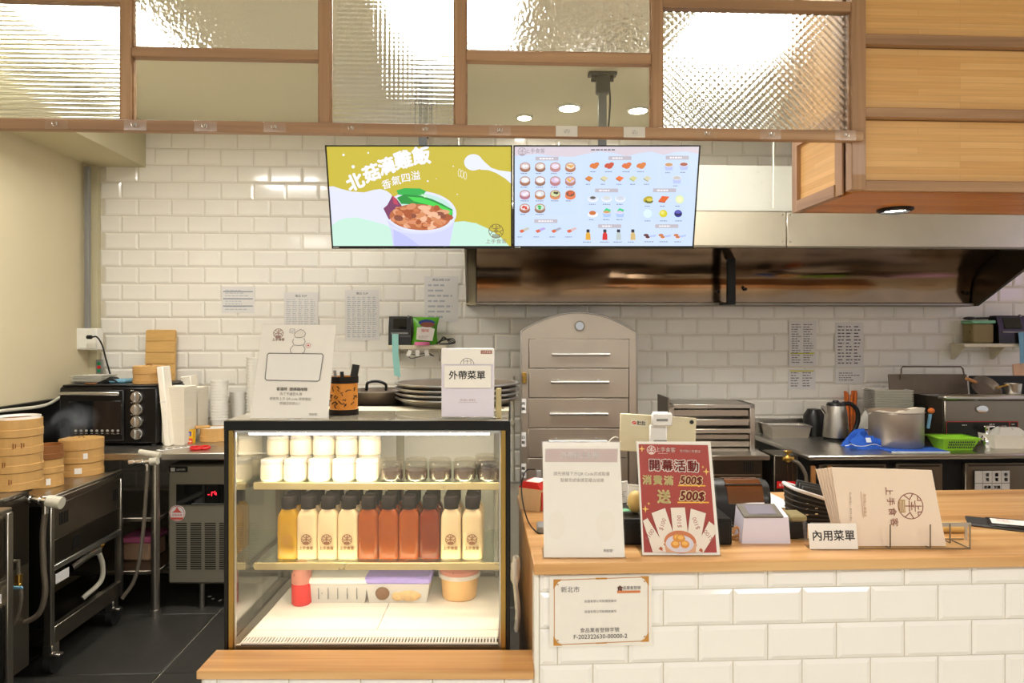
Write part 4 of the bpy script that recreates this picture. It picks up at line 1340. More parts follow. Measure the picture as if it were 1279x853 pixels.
t.add('jar', t.mb().lathe([(0, 0), (9, 0), (10, 26), (9.2, 26), (8.2, 1), (0, 1)], cy=45), 'jar_plastic')
for k in range(7):
    a = k * .9
    t.add('cutlery_handle', t.mb().tube([(4 * math.cos(a), 45 + 4 * math.sin(a), 2), (7 * math.cos(a), 45 + 5 * math.sin(a), 54 + 3 * math.sin(k * 2.3))], 1.8, 6), 'orange')
t = tb('plastic_bag', 'crumpled clear plastic bag on a purple tub beside the pot', 'bag', 1094, 549)
def pb(u, v):
    a = 2 * PI * u
    rr = (13 - 8 * v) * (1 + .16 * math.sin(4 * a + 2 * v) + .1 * math.sin(7 * a))
    return (rr * math.cos(a) + 6 * v, 25 + rr * .6 * math.sin(a), 9 + 24 * v + 2 * math.sin(3 * a))
t.add('bag', t.mb().sheet(pb, 30, 8, (.2, .2, 0)), 'frost')
t.add('tub', t.mb().box(-13, 12, 12, 34, 0, 9, 1.5), 'purple_lid')
t = tb('plastic_basket', 'small lime green plastic basket on the work table', 'basket', 1201, 563)
bk = tray(t.mb(), 47, 34, 15, 6)
t.add('basket', bk, 'green_plastic')
t.add('rim', tray(t.mb(), 50, 37, 1.6, 0, 2, 14, False), 'green_plastic')
sl = t.mb()
for r_ in range(3):
    for k in range(12):
        sl.box(-16 + k * 2.8, -14.6 + k * 2.8, 1.3 - r_ * 1.3, 1.8 - r_ * 1.3, 3 + r_ * 3.4, 5 + r_ * 3.4)
t.add('slot', sl, 'dark_grey', kind='stuff')
t = tb('sauce_pump', 'chrome tap-shaped sauce dispenser beside the lime basket', 'dispenser', 1238, 559)
t.add('body', t.mb().lathe([(0, 0), (7, 0), (7.5, 4), (6, 11), (3.4, 15), (3, 24), (3.8, 26), (0, 27)], cy=8), 'chrome')
t.add('spout', t.mb().tube(curve([(-1, 8, 12), (-7, 4, 13), (-11, 2, 9)], 5), 1.8, 8), 'chrome')
t.add('handle', t.mb().box(-4, 10, 6, 10, 24, 26.5, .8), 'chrome')
t = tb('foam_tray', 'white foam tray with a clear lid at the edge of the work table', 'tray', 1268, 561)
t.add('tray', tray(t.mb(), 52, 34, 17, 4), 'foam')
t.add('lid', tray(t.mb(), 40, 26, -9, 8, .8, 25).at(), 'frost')
# fryer
t = T('deep_fryer', 'stainless counter-top fryer with black control panel', 'fryer', 1232, None, 3.72, ZW)
b0 = t.py
b = t.mb().R(1180, 500, 1300, b0, 0, 70, 1)
t.add('body', b, 'dull_steel')
t.add('front_rail', t.mb().R(1177, 493, 1302, 500, -4, 12, 2.5), 'steel')
t.add('side_panel', t.mb().R(1178, 497, 1180, b0, 2, 68), 'dark_steel')
p = t.add('control_panel', t.mb().R(1181, 526, 1271, 548, -1.2, 0), 'black_plastic')
A = t.art(.03)
A.line([(1181.5, 526.5), (1270.5, 526.5), (1270.5, 547.5)], .9, 'a8352a').line([(1260, 527), (1260, 547)], 1.2, 'a8352a').line([(1181.5, 526.5), (1181.5, 547.5)], .6, 'a8352a').scribble(1200, 529.5, 1211, 532, 1, 'd8d4cc').scribble(1234, 528.5, 1246, 531, 1, 'd8d4cc').scribble(1262, 528.5, 1269, 531, 1, 'd8d4cc')
t.add('print', A, 'print', p, y=-1.3)
t.add('dial', t.mb().cy((1251, 536, -1), (1251, 536, -5), 6.5, 5.4, n=20).R(1249.8, 530.5, 1252.2, 541.5, -6.5, -5), 'chrome')
t.add('badge', t.mb().at(1226 - t.px, -1, b0 - 511, rx=PI / 2).lathe([(0, 0), (7.5, 0), (7.2, .8), (0, 1)], sy=.64), 'chrome')
lid = t.add('lid', t.mb().at(0, 66, b0 - 498, rx=-.12).box(-84, 22, 0, 3, 0, 27, .8), 'pan_dark')
lid2 = t.add('lid', t.mb().at(0, 66, b0 - 498, rx=-.12).box(25, 100, 0, 3, 0, 25, .8), 'black_metal')
h = t.mb().at(0, 65, b0 - 498, rx=-.12)
h.tube([(-68, 0, 20), (-68, -2, 34), (-66, -2, 37), (12, -2, 37), (15, -2, 34), (18, 0, 20)], 1.0, 8)
t.add('lid_handle', h, 'pan_dark', lid)
t = T('frying_pan', 'dark frying pan with wooden handle resting on the fryer', 'pan', 1236, 492, s=3.86)
t.add('pan', t.mb().at(0, 10, 4, rx=.9).lathe([(0, 0), (11, 0), (18, 6), (17, 6.4), (10.5, 1), (0, 1)]), 'pan_dark')
t.add('handle', t.mb().tube([(-12, 8, 14), (-26, 4, 19)], 2.2, 8), 'wood_handle')
t = T('steel_cup', 'small steel cup on the rim of the fryer', 'cup', 1272, 492.5, s=3.74)
t.add('cup', t.mb().lathe([(0, 0), (8, 0), (9.5, 13), (8.8, 13), (7.4, 1), (0, 1)], cy=9), 'steel_z')
t.add('handle', t.mb().tube([(-8, 8, 11), (-24, 5, 8)], 1.2, 6), 'brass')
# valve and hose between range and work table
t = T('gas_valve', 'brass gas valve with grey hose and red tag beside the work table', 'valve', 985, 582, s=3.3)
t.add('valve', t.mb().bl(985, 573, 2, 5, 4, 5).cy((978, 573, 2), (992, 573, 2), 2.4, n=10).cy((985, 573, 2), (985, 565, 2), 1.8, n=10).R(980, 563, 990, 566, 0, 4, .6), 'brass')
t.add('hose', t.mb().tu(curve([(990, 575, 2), (998, 579, 1), (1004, 588, 0), (1007, 600, 0), (1007, 640, 2)], 6), 2.3, 8), 'hose')
tg = t.add('tag', t.mb().R(970, 601, 993, 609.5, -1, -.6), 'red_plastic')
A = t.art(.03)
A.text('緊急遮斷閥', 981.5, 605.5, 3.7, 'f0d8d0')
t.add('print', A, 'print', tg, y=-1.1)
t.add('chain', t.mb().tu([(984, 580, 1), (984, 601, -.5)], .4, 5).tu([(990, 578, 1), (990, 601, -.5)], .4, 5), 'chrome')
t.add('bracket', t.mb().R(970, 570, 1000, 700, 8, 50, 1), 'dark_steel')
# ================================================================ LEFT KITCHEN
ZP = H - .575                  # prep table top
t = T('prep_table', 'stainless steel prep table along the tiled wall under the oven', 'prep table', 195, z=ZP, s=3.31, rz=0)
f0 = 755
x0, x1 = XL + .03, -.32
YP = t.loc.y
L0 = lambda: MB(1).at(*(-t.loc))
t.add('worktop', L0().box(x0, x1, YP, 4.1, ZP - .036, ZP, .005), 'steel')
for x, y in ((Ap(193, 700, YP + .04).x, YP + .05), (x1 - .05, YP + .05), (x1 - .05, 4.0), (x0 + .05, 4.0)):
    b = L0().cyl((x, y, 0.02), (x, y, ZP - .036), .02, n=14).cyl((x, y, 0), (x, y, .03), .026, n=14)
    t.add('leg', b, 'steel_z')
for zz in (.46, .2):
    t.add('shelf', L0().box(x0, Ap(196, 700, YP + .04).x, YP + .05, 4.05, zz, zz + .02, .003), 'dull_steel')
def pt(name, label, cat, px, py, **k):
    return T(name, label, cat, px, py, z=ZP, **k)
# ice machine below
t = T('ice_machine', 'stainless under-counter ice maker with louvred front and red display', 'ice machine', 250, None, 3.42, 0)
b0 = t.py
t.add('body', t.mb().R(209, 580, 330, 730, 0, 120, 3), 'ice_steel')
for x in (248, 320):
    for d in (10, 110):
        t.add('leg', t.mb().cy((x, b0, d), (x, 729, d), 3.4, n=12), 'steel_z')
d = t.add('display_window', t.mb().R(221, 605, 330, 630, -.8, .5), 'oven_glass')
A = t.art(.04)
A.line([(221, 605), (330, 605), (330, 630), (221, 630), (221, 605)], 1, '1a1917').line([(240, 629), (300, 629)], .7, '8a8880')
t.add('display_frame', A, 'print', d, y=-1)
m = t.mb()
for x, y, w, h in ((260, 617, 2.4, .8), (264.5, 614, .8, 5), (265.5, 614, 2, .8), (268.5, 613, .8, 4.5), (270, 615, .8, 3)):
    m.R(x, y, x + w, y + h, -1.3, -1)
t.add('red_digits', m, 'red_led', d)
b = t.mb()
for r_ in range(22):
    for c in range(6):
        x = 220 + c * 18
        b.R(x, 653 + r_ * 2.7, x + 13.5, 654.1 + r_ * 2.7, -.4, .3)
t.add('louvre', b, 'black_matte', kind='stuff')
bd = t.add('maker_plate', t.mb().R(211.5, 582.5, 234.5, 589.5, -.6, .2), 'black_plastic')
A = t.art(.03)
A.rect(213.5, 584, 219, 588.5, 'd8d4cc').text('LEADER', 226.5, 586.2, 3.1, 'e8e4dc', bold=.03)
t.add('print', A, 'print', bd, y=-.8)
st = t.add('round_sticker', t.mb().cy((221.5, 641, .2), (221.5, 641, -.5), 10, n=28), 'grey_paper')
A = t.art(.03)
A.ring(221.5, 641, 9, .7, 'd8655a').poly([(215, 640), (219, 637), (221.5, 632.5), (224, 637), (228, 640)], 'd0574c').text('保養專線', 221.5, 643.2, 3.2, 'd0574c').rect(214, 646, 229, 648.5, 'd0574c')
t.add('print', A, 'print', st, y=-.7)
# toaster oven
t = T('toaster_oven', 'black toaster oven with four silver knobs on the prep table', 'oven', 140, 556, s=3.52)
zo = t.loc.z
t.loc.z = ZP + 3 * t.m
t.py = CY + (H - t.loc.z) * F / t.s
dy_ = t.py - 553
b = t.mb().box(-66, 56, 0, 92, 0, 71, 2)
t.add('body', b, 'black_metal')
t.add('top_plate', t.mb().box(-64, 54, 2, 90, 71, 73.5, 1), 'black_metal')
dr = t.add('door', t.mb().box(-64, 16, -3, 0, 4, 68, 1.5), 'black_metal')
t.add('door_glass', t.mb().box(-52, 14, -3.6, -3, 12, 54, .3), 'oven_glass', dr)
t.add('handle', t.mb().box(-63, 12.5, -8, -5, 61, 65.5, 1).box(-60, -57, -5, -3, 61.5, 65).box(7, 10, -5, -3, 61.5, 65), 'alu', dr)
A = t.art(.03, False)
for k in range(9):
    x = -43 + 6.6 * k
    A.ell(x, 17, 1.9, 1.6, 'a09c94', 8).rect(x - 1.6, 13.2, x + 1.6, 14, '8a867e')
t.add('print', A, 'print', dr, y=-3.7)
for k in range(4):
    z = 58.5 - 15.2 * k
    kn = t.add('knob', t.mb().cyl((32, 0, z), (32, -3, z), 7.2, n=24).cyl((32, -3, z), (32, -6.5, z), 6.4, 5.6, n=24).box(31, 33, -8.5, -6.5, z - 5.6, z + 5.6, .5), 'alu')
    A = t.art(.03, False)
    A.scribble(23, z + 7.5, 30, z + 8.8, 1, 'b8b4ac', 1.2)
    t.add('print', A, 'print', kn, y=-.3)
for x in (-60, 50):
    for y in (4, 86):
        t.add('foot', t.mb().cyl((x, y, -3), (x, y, 0), 3.5, n=10), 'rubber')
zt, mo, so = t.loc.z + 73.5 * t.m, t.m, t.s
for i in range(5):
    q = on('small_plate', f'white plate, {ORD[i]} from the bottom of the little stack on the black oven', 'plate', 107 - .5 * (i % 2), zt + i * 2.0 * mo, so + .1, group='white plates on the oven')
    if i == 0:
        mm = q.mb(); tray(mm, 40, 36, 2.0, 3, .8)
        mpl = mm.mesh('small_plate', 'ceramic')
    q._set(link('small_plate', mpl))
q = on('wooden_spoon', 'flat reddish wooden spoon between plates and oven cable', 'spoon', 113, zt, so + .04)
q.solo(q.mb().box(-8, 6, 0, 5, 0, 1.6, .6), 'steamer_dark')
q = on('cable_bundle', 'bundle of black cable lying on the black oven', 'cable', 130, zt, so + .08)
b = q.mb()
for k in range(5):
    b.tube(curve([(-10 + k, 4 + k * 4, 1), (-4, 6 + k * 3, 3 + k), (5, 5 + 4 * k, 4.5 + .4 * k), (11 - k, 8 + 3 * k, 2.2), (3, 16, 1 + k * .3), (-9, 14 + k, 1)], 5), .8, 6)
q.solo(b, 'black_plastic')
q = on('blue_packet', 'pale blue packet lying on the black oven beside the bamboo steamer', 'packet', 146, zt, so + .12)
q.solo(q.mb().box(-11, 10, 0, 22, 0, 5, 1.6), 'blue_pack')

STEAM_MESH = {}
def basket(t, r, tiers, y, th, lid=False, tags=(), marks=(), open_top=True, dark=0):
    """bamboo steamer: rings with an overlapping outer band, woven lid or slatted floor"""
    z = 0
    for k in range(tiers):
        b = t.mb()
        mt = 'steamer_dark' if k >= tiers - dark and dark else 'steamer_wood'
        b.lathe([(r - 1.6, z + .3), (r, z + .3), (r, z + th - .3), (r - 1.6, z + th - .3), (r - 1.6, z + .3)], cy=y, n=36)
        b.lathe([(r - .1, z + .3), (r + .6, z + .4), (r + .6, z + th * .42), (r - .1, z + th * .44)], cy=y, n=36)
        o = t.add('tier', b, mt)
        t.add('slat_floor', t.mb().lathe([(0, z + 1.6), (r - 1.6, z + 1.6), (r - 1.6, z + 2.4), (0, z + 2.4)], cy=y, n=24), 'bamboo_lath', o)
        z += th
    if lid:
        o = t.add('lid', t.mb().lathe([(0, z + th * .72), (r * .5, z + th * .66), (r - 1.2, z + th * .5), (r - 1.2, z + th * .72), (r + .5, z + th * .72), (r + .5, z), (r - 1, z), (0, z + .5)], cy=y, n=36), 'steamer_wood')
        w = t.mb()
        for k in range(-5, 6):
            x = k * r / 6
            h = math.sqrt(max(0, (r - 2) ** 2 - x * x))
            w.box(x - r / 20, x + r / 20, y - h, y + h, z + th * .66, z + th * .76, .2)
        t.add('weave', w, 'bamboo_lath', o, kind='stuff')
        t.add('lid_loop', t.mb().tube(curve([(-4, y, z + th * .74), (-2, y, z + th * .86), (2, y, z + th * .86), (4, y, z + th * .74)], 4), .5, 6), 'steamer_dark', o)
    for a, zz, w, h in tags:
        b = t.mb().at(0, y, 0, rz=a)
        b.box(-w / 2, w / 2, -r - 1.2, -r - .7, zz - h / 2, zz + h / 2)
        t.add('label_sticker', b, 'paper')
    for a, zz in marks:
        b = t.mb().at(0, y, zz, rz=a)
        b.box(-1, .2, -r - .9, -r - .5, -3.5, 3.5).box(1.6, 2.6, -r - .9, -r - .5, -2.5, 3)
        t.add('stitch', b, 'steamer_dark')
q = on('bamboo_steamer', 'small single bamboo steamer lying on top of the black oven', 'steamer', 176, zt, so + .03)
basket(q, 18.5, 1, 20, 13, lid=True)
# bamboo board leaning on the wall
q = pt('bamboo_board', 'rectangular bamboo lath board leaning on the tiled wall', 'board', 195, 542.8)
q.loc.z = ZP + .002
b = q.mb().at(0, 5, 0, rx=-.05).box(-19, 19, 0, 4, 0, 131, 3)
q.add('board', b, 'bamboo_lath')
for k in range(9):
    q.add('lath', q.mb().at(0, 5, 0, rx=-.05).box(-18.6, 18.6, -.9, 0, 2 + k * 14.3, 15.7 + k * 14.3, .5), 'bamboo_lath')
# stacks of paper lunch boxes
def lunch(label, group, px, py, n, w, d, th, lean, z0=0.0, rz=RZ):
    for i in range(n):
        q = T('lunch_box', label.format(ORD[i]), 'lunch box', px, py, z=ZP, rz=rz, group=group)
        if i == 0:
            mm = q.mb()
            tray(mm, w, d, th * 1.9, 2, .5)
            me = mm.mesh('lunch_box', 'foam')
        q.loc = q.loc + Vector((lean * i * q.m, 0, (z0 + i * th) * q.m))
        q._set(link('lunch_box', me))
lunch('white lunch box, {} from the bottom of the front stack by the oven', 'front stack of lunch boxes', 216, 556, 26, 29, 34, 2.7, -.0)
lunch('white lunch box, {} from the bottom of the stack nearest the cups', 'lunch boxes nearest the cups', 240, 549, 23, 15, 30, 2.7, 0)
def slab_box(label, px, py, w, h, d, tilt):
    q = T('lunch_box', label, 'lunch box', px, py, z=ZP)
    q.loc.z = ZP + .001
    b = q.mb().at(0, 10, 0, ry=tilt)
    b.box(-w / 2, w / 2, 0, d, 0, h, 1)
    q.add('box', b, 'foam')
    q.add('fold_line', q.mb().at(0, 10, 0, ry=tilt).box(-w / 2 - .2, w / 2 + .2, -.3, 0, h * .55, h * .56), 'grey_paper')
slab_box('flat white box standing on end and leaning over the front stack', 204, 559, 8, 101, 20, -.10)
slab_box('shorter flat white box standing behind the front stack', 236, 548, 13, 78, 20, -.12)
def cups(label, group, px, py, n, r0, r1, h, st, yd):
    for i in range(n):
        q = T('plastic_cup', label.format(ORD[i]), 'cup', px, py, z=ZP, group=group)
        if i == 0:
            mm = q.mb()
            mm.lathe([(0, 0), (r0, 0), (r1, h - 1.5), (r1 + .8, h - 1.5), (r1 + .8, h), (r1 - .3, h), (r0 - .5, .8), (0, .8)], cy=yd, n=20)
            me = mm.mesh('plastic_cup', 'cup_plastic')
        q.loc.z = ZP + (i * st) * q.m
        q._set(link('plastic_cup', me))
cups('white plastic cup, {} from the bottom of the stack beside the lunch boxes', 'nearest stack of cups', 268, 546, 14, 7.4, 10, 22, 3.7, 14)
cups('plastic cup, {} from the bottom of the tall stack behind the white sign', 'cup stack behind the sign', 312, 543, 20, 7, 9.4, 22, 3.9, 16)
cups('plastic cup, {} from the bottom of the low stack between taller cup stacks', 'low cup stack', 291, 542, 6, 7.6, 10, 34, 3.5, 18)
# small things on the prep table
q = pt('tea_box', 'small yellow, red and blue cardboard packet beside the steamer lid', 'box', 235.5, 554)
q.add('carton', q.mb().box(-5, 5, 0, 8, 0, 17, .3), 'yellow_card')
A = q.art(.03, False)
A.rect(-5, 0, 5, 6.5, 'd8482c').rect(-3.6, 9.5, 3.6, 15, '4a4aa0').text('Fg', 0, 12.2, 4, 'f0f0f0').rect(-4, 2, 4, 3.5, 'e8c8a0')
q.add('print', A, 'print', y=-.1)
q = pt('bamboo_steamer', 'shallow bamboo steamer ring on the prep table next to the case', 'steamer', 260.5, 553)
basket(q, 18, 1, 20, 17)
q.add('paper_disc', q.mb().lathe([(0, 15.5), (15, 15.5), (15, 16.2), (0, 16.2)], cy=20), 'paper')
q.add('handle', q.mb().at(-14, 12, 16, rz=.5).box(-8, 10, -2, 2, 0, 4, 1), 'steamer_wood')
q = pt('scissors', 'kitchen scissors with red handles on the prep table', 'scissors', 247, 562)
for sx in (0, 1):
    q.add('handle', q.mb().at(-3 + 9 * sx, 2 + 3 * sx, 2.4).tube([(6.5 * math.cos(a), 4 * math.sin(a), .8 * math.sin(a)) for a in [2 * PI * k / 16 for k in range(17)]], 1.6, 8), 'red_plastic')
q.add('blade', q.mb().prism([(0, 8), (3, 7), (12, 26), (10, 27)], 'z', 1, 2).prism([(6, 8), (9, 9), (8, 27), (6, 27)], 'z', 2, 3), 'steel')
q = pt('printed_slip', 'long printed slip lying on the prep table edge', 'paper slip', 203, 563)
b = q.mb().at(0, 0, .3, rz=.85).box(-4, 44, 0, 9, 0, .5)
q.add('slip', b, 'paper')
b = q.mb().at(0, 0, .85, rz=.85)
for k in range(5):
    b.box(-1 + 9 * k, 5 + 9 * k, 2, 7, 0, .15)
q.add('printed_square', b, 'dark_grey', kind='stuff')
# pipe with tap on the table corner
q = T('water_tap', 'white plastic pipe and chrome tap fixed at the prep table corner', 'tap', 173, 577, s=3.27)
q.add('pipe', q.mb().cy((170, 566, 8), (196, 570, 8), 4, n=14), 'pvc')
q.add('valve', q.mb().cy((160, 578, 2), (190, 577, 2), 3.2, n=14).cy((166, 578, 2), (168, 578, 2), 4.2, n=14).cy((176, 577.5, 2), (178.5, 577.5, 2), 4.2, n=14).cy((183, 578, 2), (183, 588, 2), 2.6, n=12), 'chrome')
q.add('valve_cap', q.mb().cy((187, 577, 2), (196, 576, 2), 4.8, n=14), 'pvc')
q.add('hose', q.mb().tu(curve([(183, 588, 2), (181, 620, 2), (178, 660, 2), (174, 700, 0), (168, 726, -2), (156, 745, -6)], 8), 2.4, 8), 'hose')
q = T('storage_box', 'clear storage box with a pink lid on the lower shelf', 'storage box', 171, None, 3.5, .221)
yb = q.py
q.add('box', q.mb().box(-18, 16, 0, 40, 0, 22, 2), 'frost_pink')
q.add('lid', q.mb().box(-20, 18, -2, 42, 22, 30, 2), 'pink_plastic')
# wall fittings
q = T('cable_trunking', 'grey vertical cable trunking in the corner of the wall', 'trunking', 107, 411, s=3.9)
q.solo(q.mb().R(104.5, 207, 110, 411, 0, 6, .6), 'grey_plastic')
q = T('wall_socket', 'white double wall socket box below the grey trunking', 'socket', 104, 437, s=3.86)
q.add('box', q.mb().R(87, 410, 121, 437, 0, 14, 1), 'white_plastic')
for x in (103, 115):
    q.add('faceplate', q.mb().R(x - 5.5, 412, x + 5.5, 435, -1, 0, .5).R(x - 2, 419, x - 1, 424, -1.3, -1).R(x + 1, 419, x + 2, 424, -1.3, -1), 'white_plastic')
q = T('oven_cable', 'black power cable with plug running from the socket to the oven', 'cord', 115, 421, s=3.82)
q.add('plug', q.mb().R(109, 418.5, 117, 423.5, -4, -.5, 1.4), 'black_plastic')
q.add('cable', q.mb().tu(curve([(116, 421, -2.5), (123, 421, -3), (130, 431, -4), (134, 448, -3), (137, 465, 0), (138, 474, 2)], 8), 1.0, 8), 'black_plastic')
q = T('push_button_switch', 'grey switch plate with a red button between two green ones', 'switch', 123.5, 467, Y=YW - .042)
q.add('plate', q.mb().R(119.5, 449, 128, 467, 0, 2, .4), 'grey_plastic')
for y, mt in ((454, 'green_lamp'), (458.5, 'red_plastic'), (463, 'green_lamp')):
    q.add('button', q.mb().cy((123.8, y, 0), (123.8, y, -1.2), 2.1, n=12), mt)
# black splash panel on the left wall with a white hose
g, B = G('splash_panel', 'black metal splash panel low on the plain wall behind the steamers', 'panel', (XL + .02, 2.4, .6))
put('panel', B().box(XL + .004, XL + .026, 2.75, 3.8, .55, H - .34, .003), 'black_metal', g)
put('white_hose', B().tube(curve([(XL + .035, 2.8, H - .345), (XL + .05, 3.3, H - .355), (XL + .05, 3.6, H - .362), (XL + .035, 3.78, H - .33)], 6), .008, 8), 'cord_white', g)

# ---------------------------------------------------------------- steam tables
XS = -1.71
ZB_ = .72
g, B = G('steam_table', 'wheeled stainless steam table carrying two stacks of bamboo steamers', 'steam table', (XS, 2.87, 0))
y0, y1 = 2.82, 3.38
fr = B().box(XL + .04, XS, y0, y1, ZB_ - .03, ZB_, .004)
put('worktop', fr, 'steel_y', g)
put('rim', B().box(XS - .02, XS, y0, y1, ZB_, ZB_ + .012, .003).box(XL + .04, XS, y0, y0 + .015, ZB_, ZB_ + .012, .003), 'steel_y', g)
put('front_panel', B().box(XS - .03, XS - .004, y0 + .025, y1 - .02, ZB_ - .17, ZB_ - .03, .002), 'dull_steel', g)
put('lower_panel', B().box(XS - .032, XS - .008, y0 + .025, y1 - .02, ZB_ - .27, ZB_ - .172, .002), 'dark_steel', g)
put('rail', B().box(XS - .03, XS - .001, y0 + .02, y1 - .02, ZB_ - .295, ZB_ - .272, .002), 'alu', g)
for y in (y0, y1 - .025):
    put('corner_post', B().box(XS - .03, XS, y, y + .025, .13, ZB_ - .03, .002), 'steel_z', g)
    put('corner_post', B().box(XL + .05, XL + .08, y, y + .025, .13, ZB_ - .03, .002), 'steel_z', g)
put('base_rail', B().box(XS - .03, XS, y0 + .025, y1 - .025, .13, .2, .002), 'dull_steel', g)
put('base_tray', B().box(XL + .05, XS - .03, y0 + .01, y1 - .01, .13, .15), 'dark_steel', g)
put('back_panel', B().box(XL + .05, XL + .06, y0, y1, .15, ZB_ - .03).box(XL + .06, XS - .04, y0, y0 + .008, .2, ZB_ - .03), 'black_metal', g)
sl = B()
for yy, n in ((y0 + .06, 6), (y1 - .09, 4)):
    for k in range(n):
        sl.box(XS - .004, XS - .0025, yy + k * .011, yy + .005 + k * .011, ZB_ - .12, ZB_ - .07)
put('vent_slot', sl, 'black_matte', g, 'stuff')
put('gas_window', B().box(XS - .008, XS - .006, y0 + .16, y0 + .21, ZB_ - .25, ZB_ - .2), 'black_matte', g)
put('label_sticker', B().box(XS - .001, XS + .0005, y0 + .03, y0 + .12, ZB_ - .35, ZB_ - .31), 'grey_paper', g)
put('burner_valve', B().tube(curve([(XS - .08, 3.08, .36), (XS - .06, 3.17, .385), (XS - .045, 3.24, .39)], 4), .022, 10), 'chrome', g)
put('valve_handle', B().tube([(XS - .045, 3.23, .38), (XS - .035, 3.26, .41), (XS - .03, 3.27, .44)], .011, 8).ball(XS - .03, 3.275, .445, .015), 'brass', g)
put('gas_hose', B().tube(curve([(XS - .045, 3.25, .37), (XS - .045, 3.28, .3), (XS - .05, 3.27, .23), (XS - .09, 3.2, .18)], 6), .011, 8), 'pvc', g)
put('copper_pipe', B().tube(curve([(XS - .2, 2.86, .28), (XS - .1, 2.92, .28), (XS - .09, 2.95, .33), (XS - .09, 2.95, .43)], 5), .009, 8), 'hose', g)
for y in (y0 + .05, y1 - .05):
    for x in (XS - .03, XL + .1):
        c = put('caster', B().box(x - .02, x + .02, y - .025, y + .025, .075, .13, .004), 'steel', g)
        put('wheel', B().cyl((x - .014, y + .012, .045), (x + .014, y + .012, .045), .045, n=20), 'rubber', c)
        put('brake_tab', B().at(*(-Vector((XS, 2.87, 0)))).box(x + .01, x + .05, y - .03, y + .0, .08, .09, .002), 'steel', c)
# nearer tables at the picture's edge
g, B = G('steam_cabinet', 'steel cabinet under the tallest steamer stack with a tap on its side', 'cabinet', (-1.74, 1.95, 0))
put('body', B().box(XL + .03, -1.74, 2.435, 2.735, .1, .775, .003), 'dull_steel', g)
put('worktop', B().box(XL + .03, -1.728, 2.435, 2.74, .775, .785, .003), 'steel_y', g)
put('front_panel', B().box(-1.74, -1.732, 2.45, 2.72, .5, .765, .002), 'dark_steel', g)
for x in (XL + .1, -1.8):
    for y in (2.47, 2.7):
        put('leg', B().cyl((x, y, 0), (x, y, .1), .02, n=10), 'steel_z', g)
g, B = G('steel_stove', 'low steel stove cut off by the picture edge below the steamer stacks', 'stove', (-1.6, 1.4, 0))
put('body', B().box(XL + .03, -1.61, 1.2, 2.42, .1, .775, .003), 'dull_steel', g)
put('worktop', B().box(XL + .03, -1.595, 1.2, 2.42, .775, .79, .003), 'steel_y', g)
put('corner_post', B().box(-1.612, -1.592, 2.392, 2.42, .1, .775, .002), 'steel_z', g)
put('front_panel', B().box(-1.61, -1.6, 1.25, 2.385, .56, .76, .002), 'dark_steel', g)
put('rail', B().box(-1.608, -1.594, 1.25, 2.39, .535, .552, .002), 'steel_y', g)
put('label_sticker', B().box(-1.606, -1.598, 2.25, 2.37, .48, .51), 'grey_paper', g)
put('oven_door', B().box(-1.609, -1.601, 1.25, 2.385, .16, .46, .002), 'black_metal', g)
for x in (XL + .1, -1.68):
    for y in (1.4, 2.22):
        put('leg', B().cyl((x, y, 0), (x, y, .1), .02, n=10), 'steel_z', g)
q = T('water_tap', 'brass tap with white plastic knob and long hose on the steamer cabinet', 'tap', 50, 632, s=2.62)
q.add('valve', q.mb().cy((26, 622, 2), (62, 627, 2), 3.6, n=14).cy((34, 623, 2), (37, 623.5, 2), 5, n=14).cy((46, 625, 2), (49, 625.5, 2), 5, n=14).cy((55, 627, 2), (55, 642, 2), 3.6, n=12), 'chrome')
q.add('valve_cap', q.mb().cy((59, 626, 2), (76, 629, 2), 7.5, n=16), 'pvc')
q.add('hose', q.mb().tu(curve([(55, 642, 2), (52, 670, 2), (53, 710, 2), (55, 740, 2), (49, 765, 1), (34, 776, 0), (16, 780, 0)], 8), 3.4, 10), 'hose')
q = T('gas_hose', 'thin hose with a blue-handled cock beside the stove corner', 'hose', 22, 780, s=2.5)
q.add('pipe', q.mb().tu(curve([(21, 700, 2), (22, 720, 2), (25, 745, 2), (22, 765, 2), (17, 780, 0)], 6), 2.4, 8), 'hose')
q.add('connector', q.mb().tu([(22, 702, 2), (-16, 700, 2)], 2.4, 8), 'hose')
q.add('cock', q.mb().cy((22, 718, 2), (22, 728, 2), 4.2, n=12).R(18, 728, 26, 734, -2, 4, 1), 'brass')
q.add('lever', q.mb().R(17, 731, 31, 735, -4, -2, .8), 'blue_pack')

# bamboo steamer stacks
q = T('bamboo_steamer', 'tall stack of bamboo steamers nearest the viewer at the picture edge', 'steamer', 1, 615, z=.786, group=None)
basket(q, 28, 4, 28, 22.4, marks=((-.15, 12), (.35, 12), (.1, 34), (.5, 57), (.8, 57)))
q.add('paper_liner', q.mb().lathe([(23, 89), (26.2, 89), (26.2, 92.5), (25.6, 92.5), (25.6, 89.6), (23, 89.6)], cy=28, n=30), 'paper')
q = T('bamboo_steamer', 'open two-tier bamboo steamer with darker top ring, between the lidded and tallest stacks', 'steamer', 43, 611, z=ZB_)
basket(q, 19.5, 3, 20, 17.6, tags=((.14, 25, 10, 7), (.75, 8, 5, 8)), dark=1)
q = T('bamboo_steamer', 'lidded stack of bamboo steamers with white stickers on the steam table', 'steamer', 85.5, 597, z=ZB_)
basket(q, 24.8, 2, 26, 16.8, lid=True, tags=((.72, 26, 5, 7), (.42, 8, 8, 7)), marks=((-.7, 7),))
q.add('inner_ring', q.mb().lathe([(23, 33.6), (25.4, 33.6), (25.4, 36), (23, 36)], cy=26, n=36), 'steamer_wood')
q = T('bamboo_steamer', 'bamboo steamer mostly hidden behind the lidded stack', 'steamer', 104, 594, z=ZB_ + .001)
basket(q, 12, 3, 12, 13)
q = T('bamboo_steamer', 'bamboo steamer peeping out behind the tallest stack', 'steamer', 26, 590, z=ZB_ + .001)
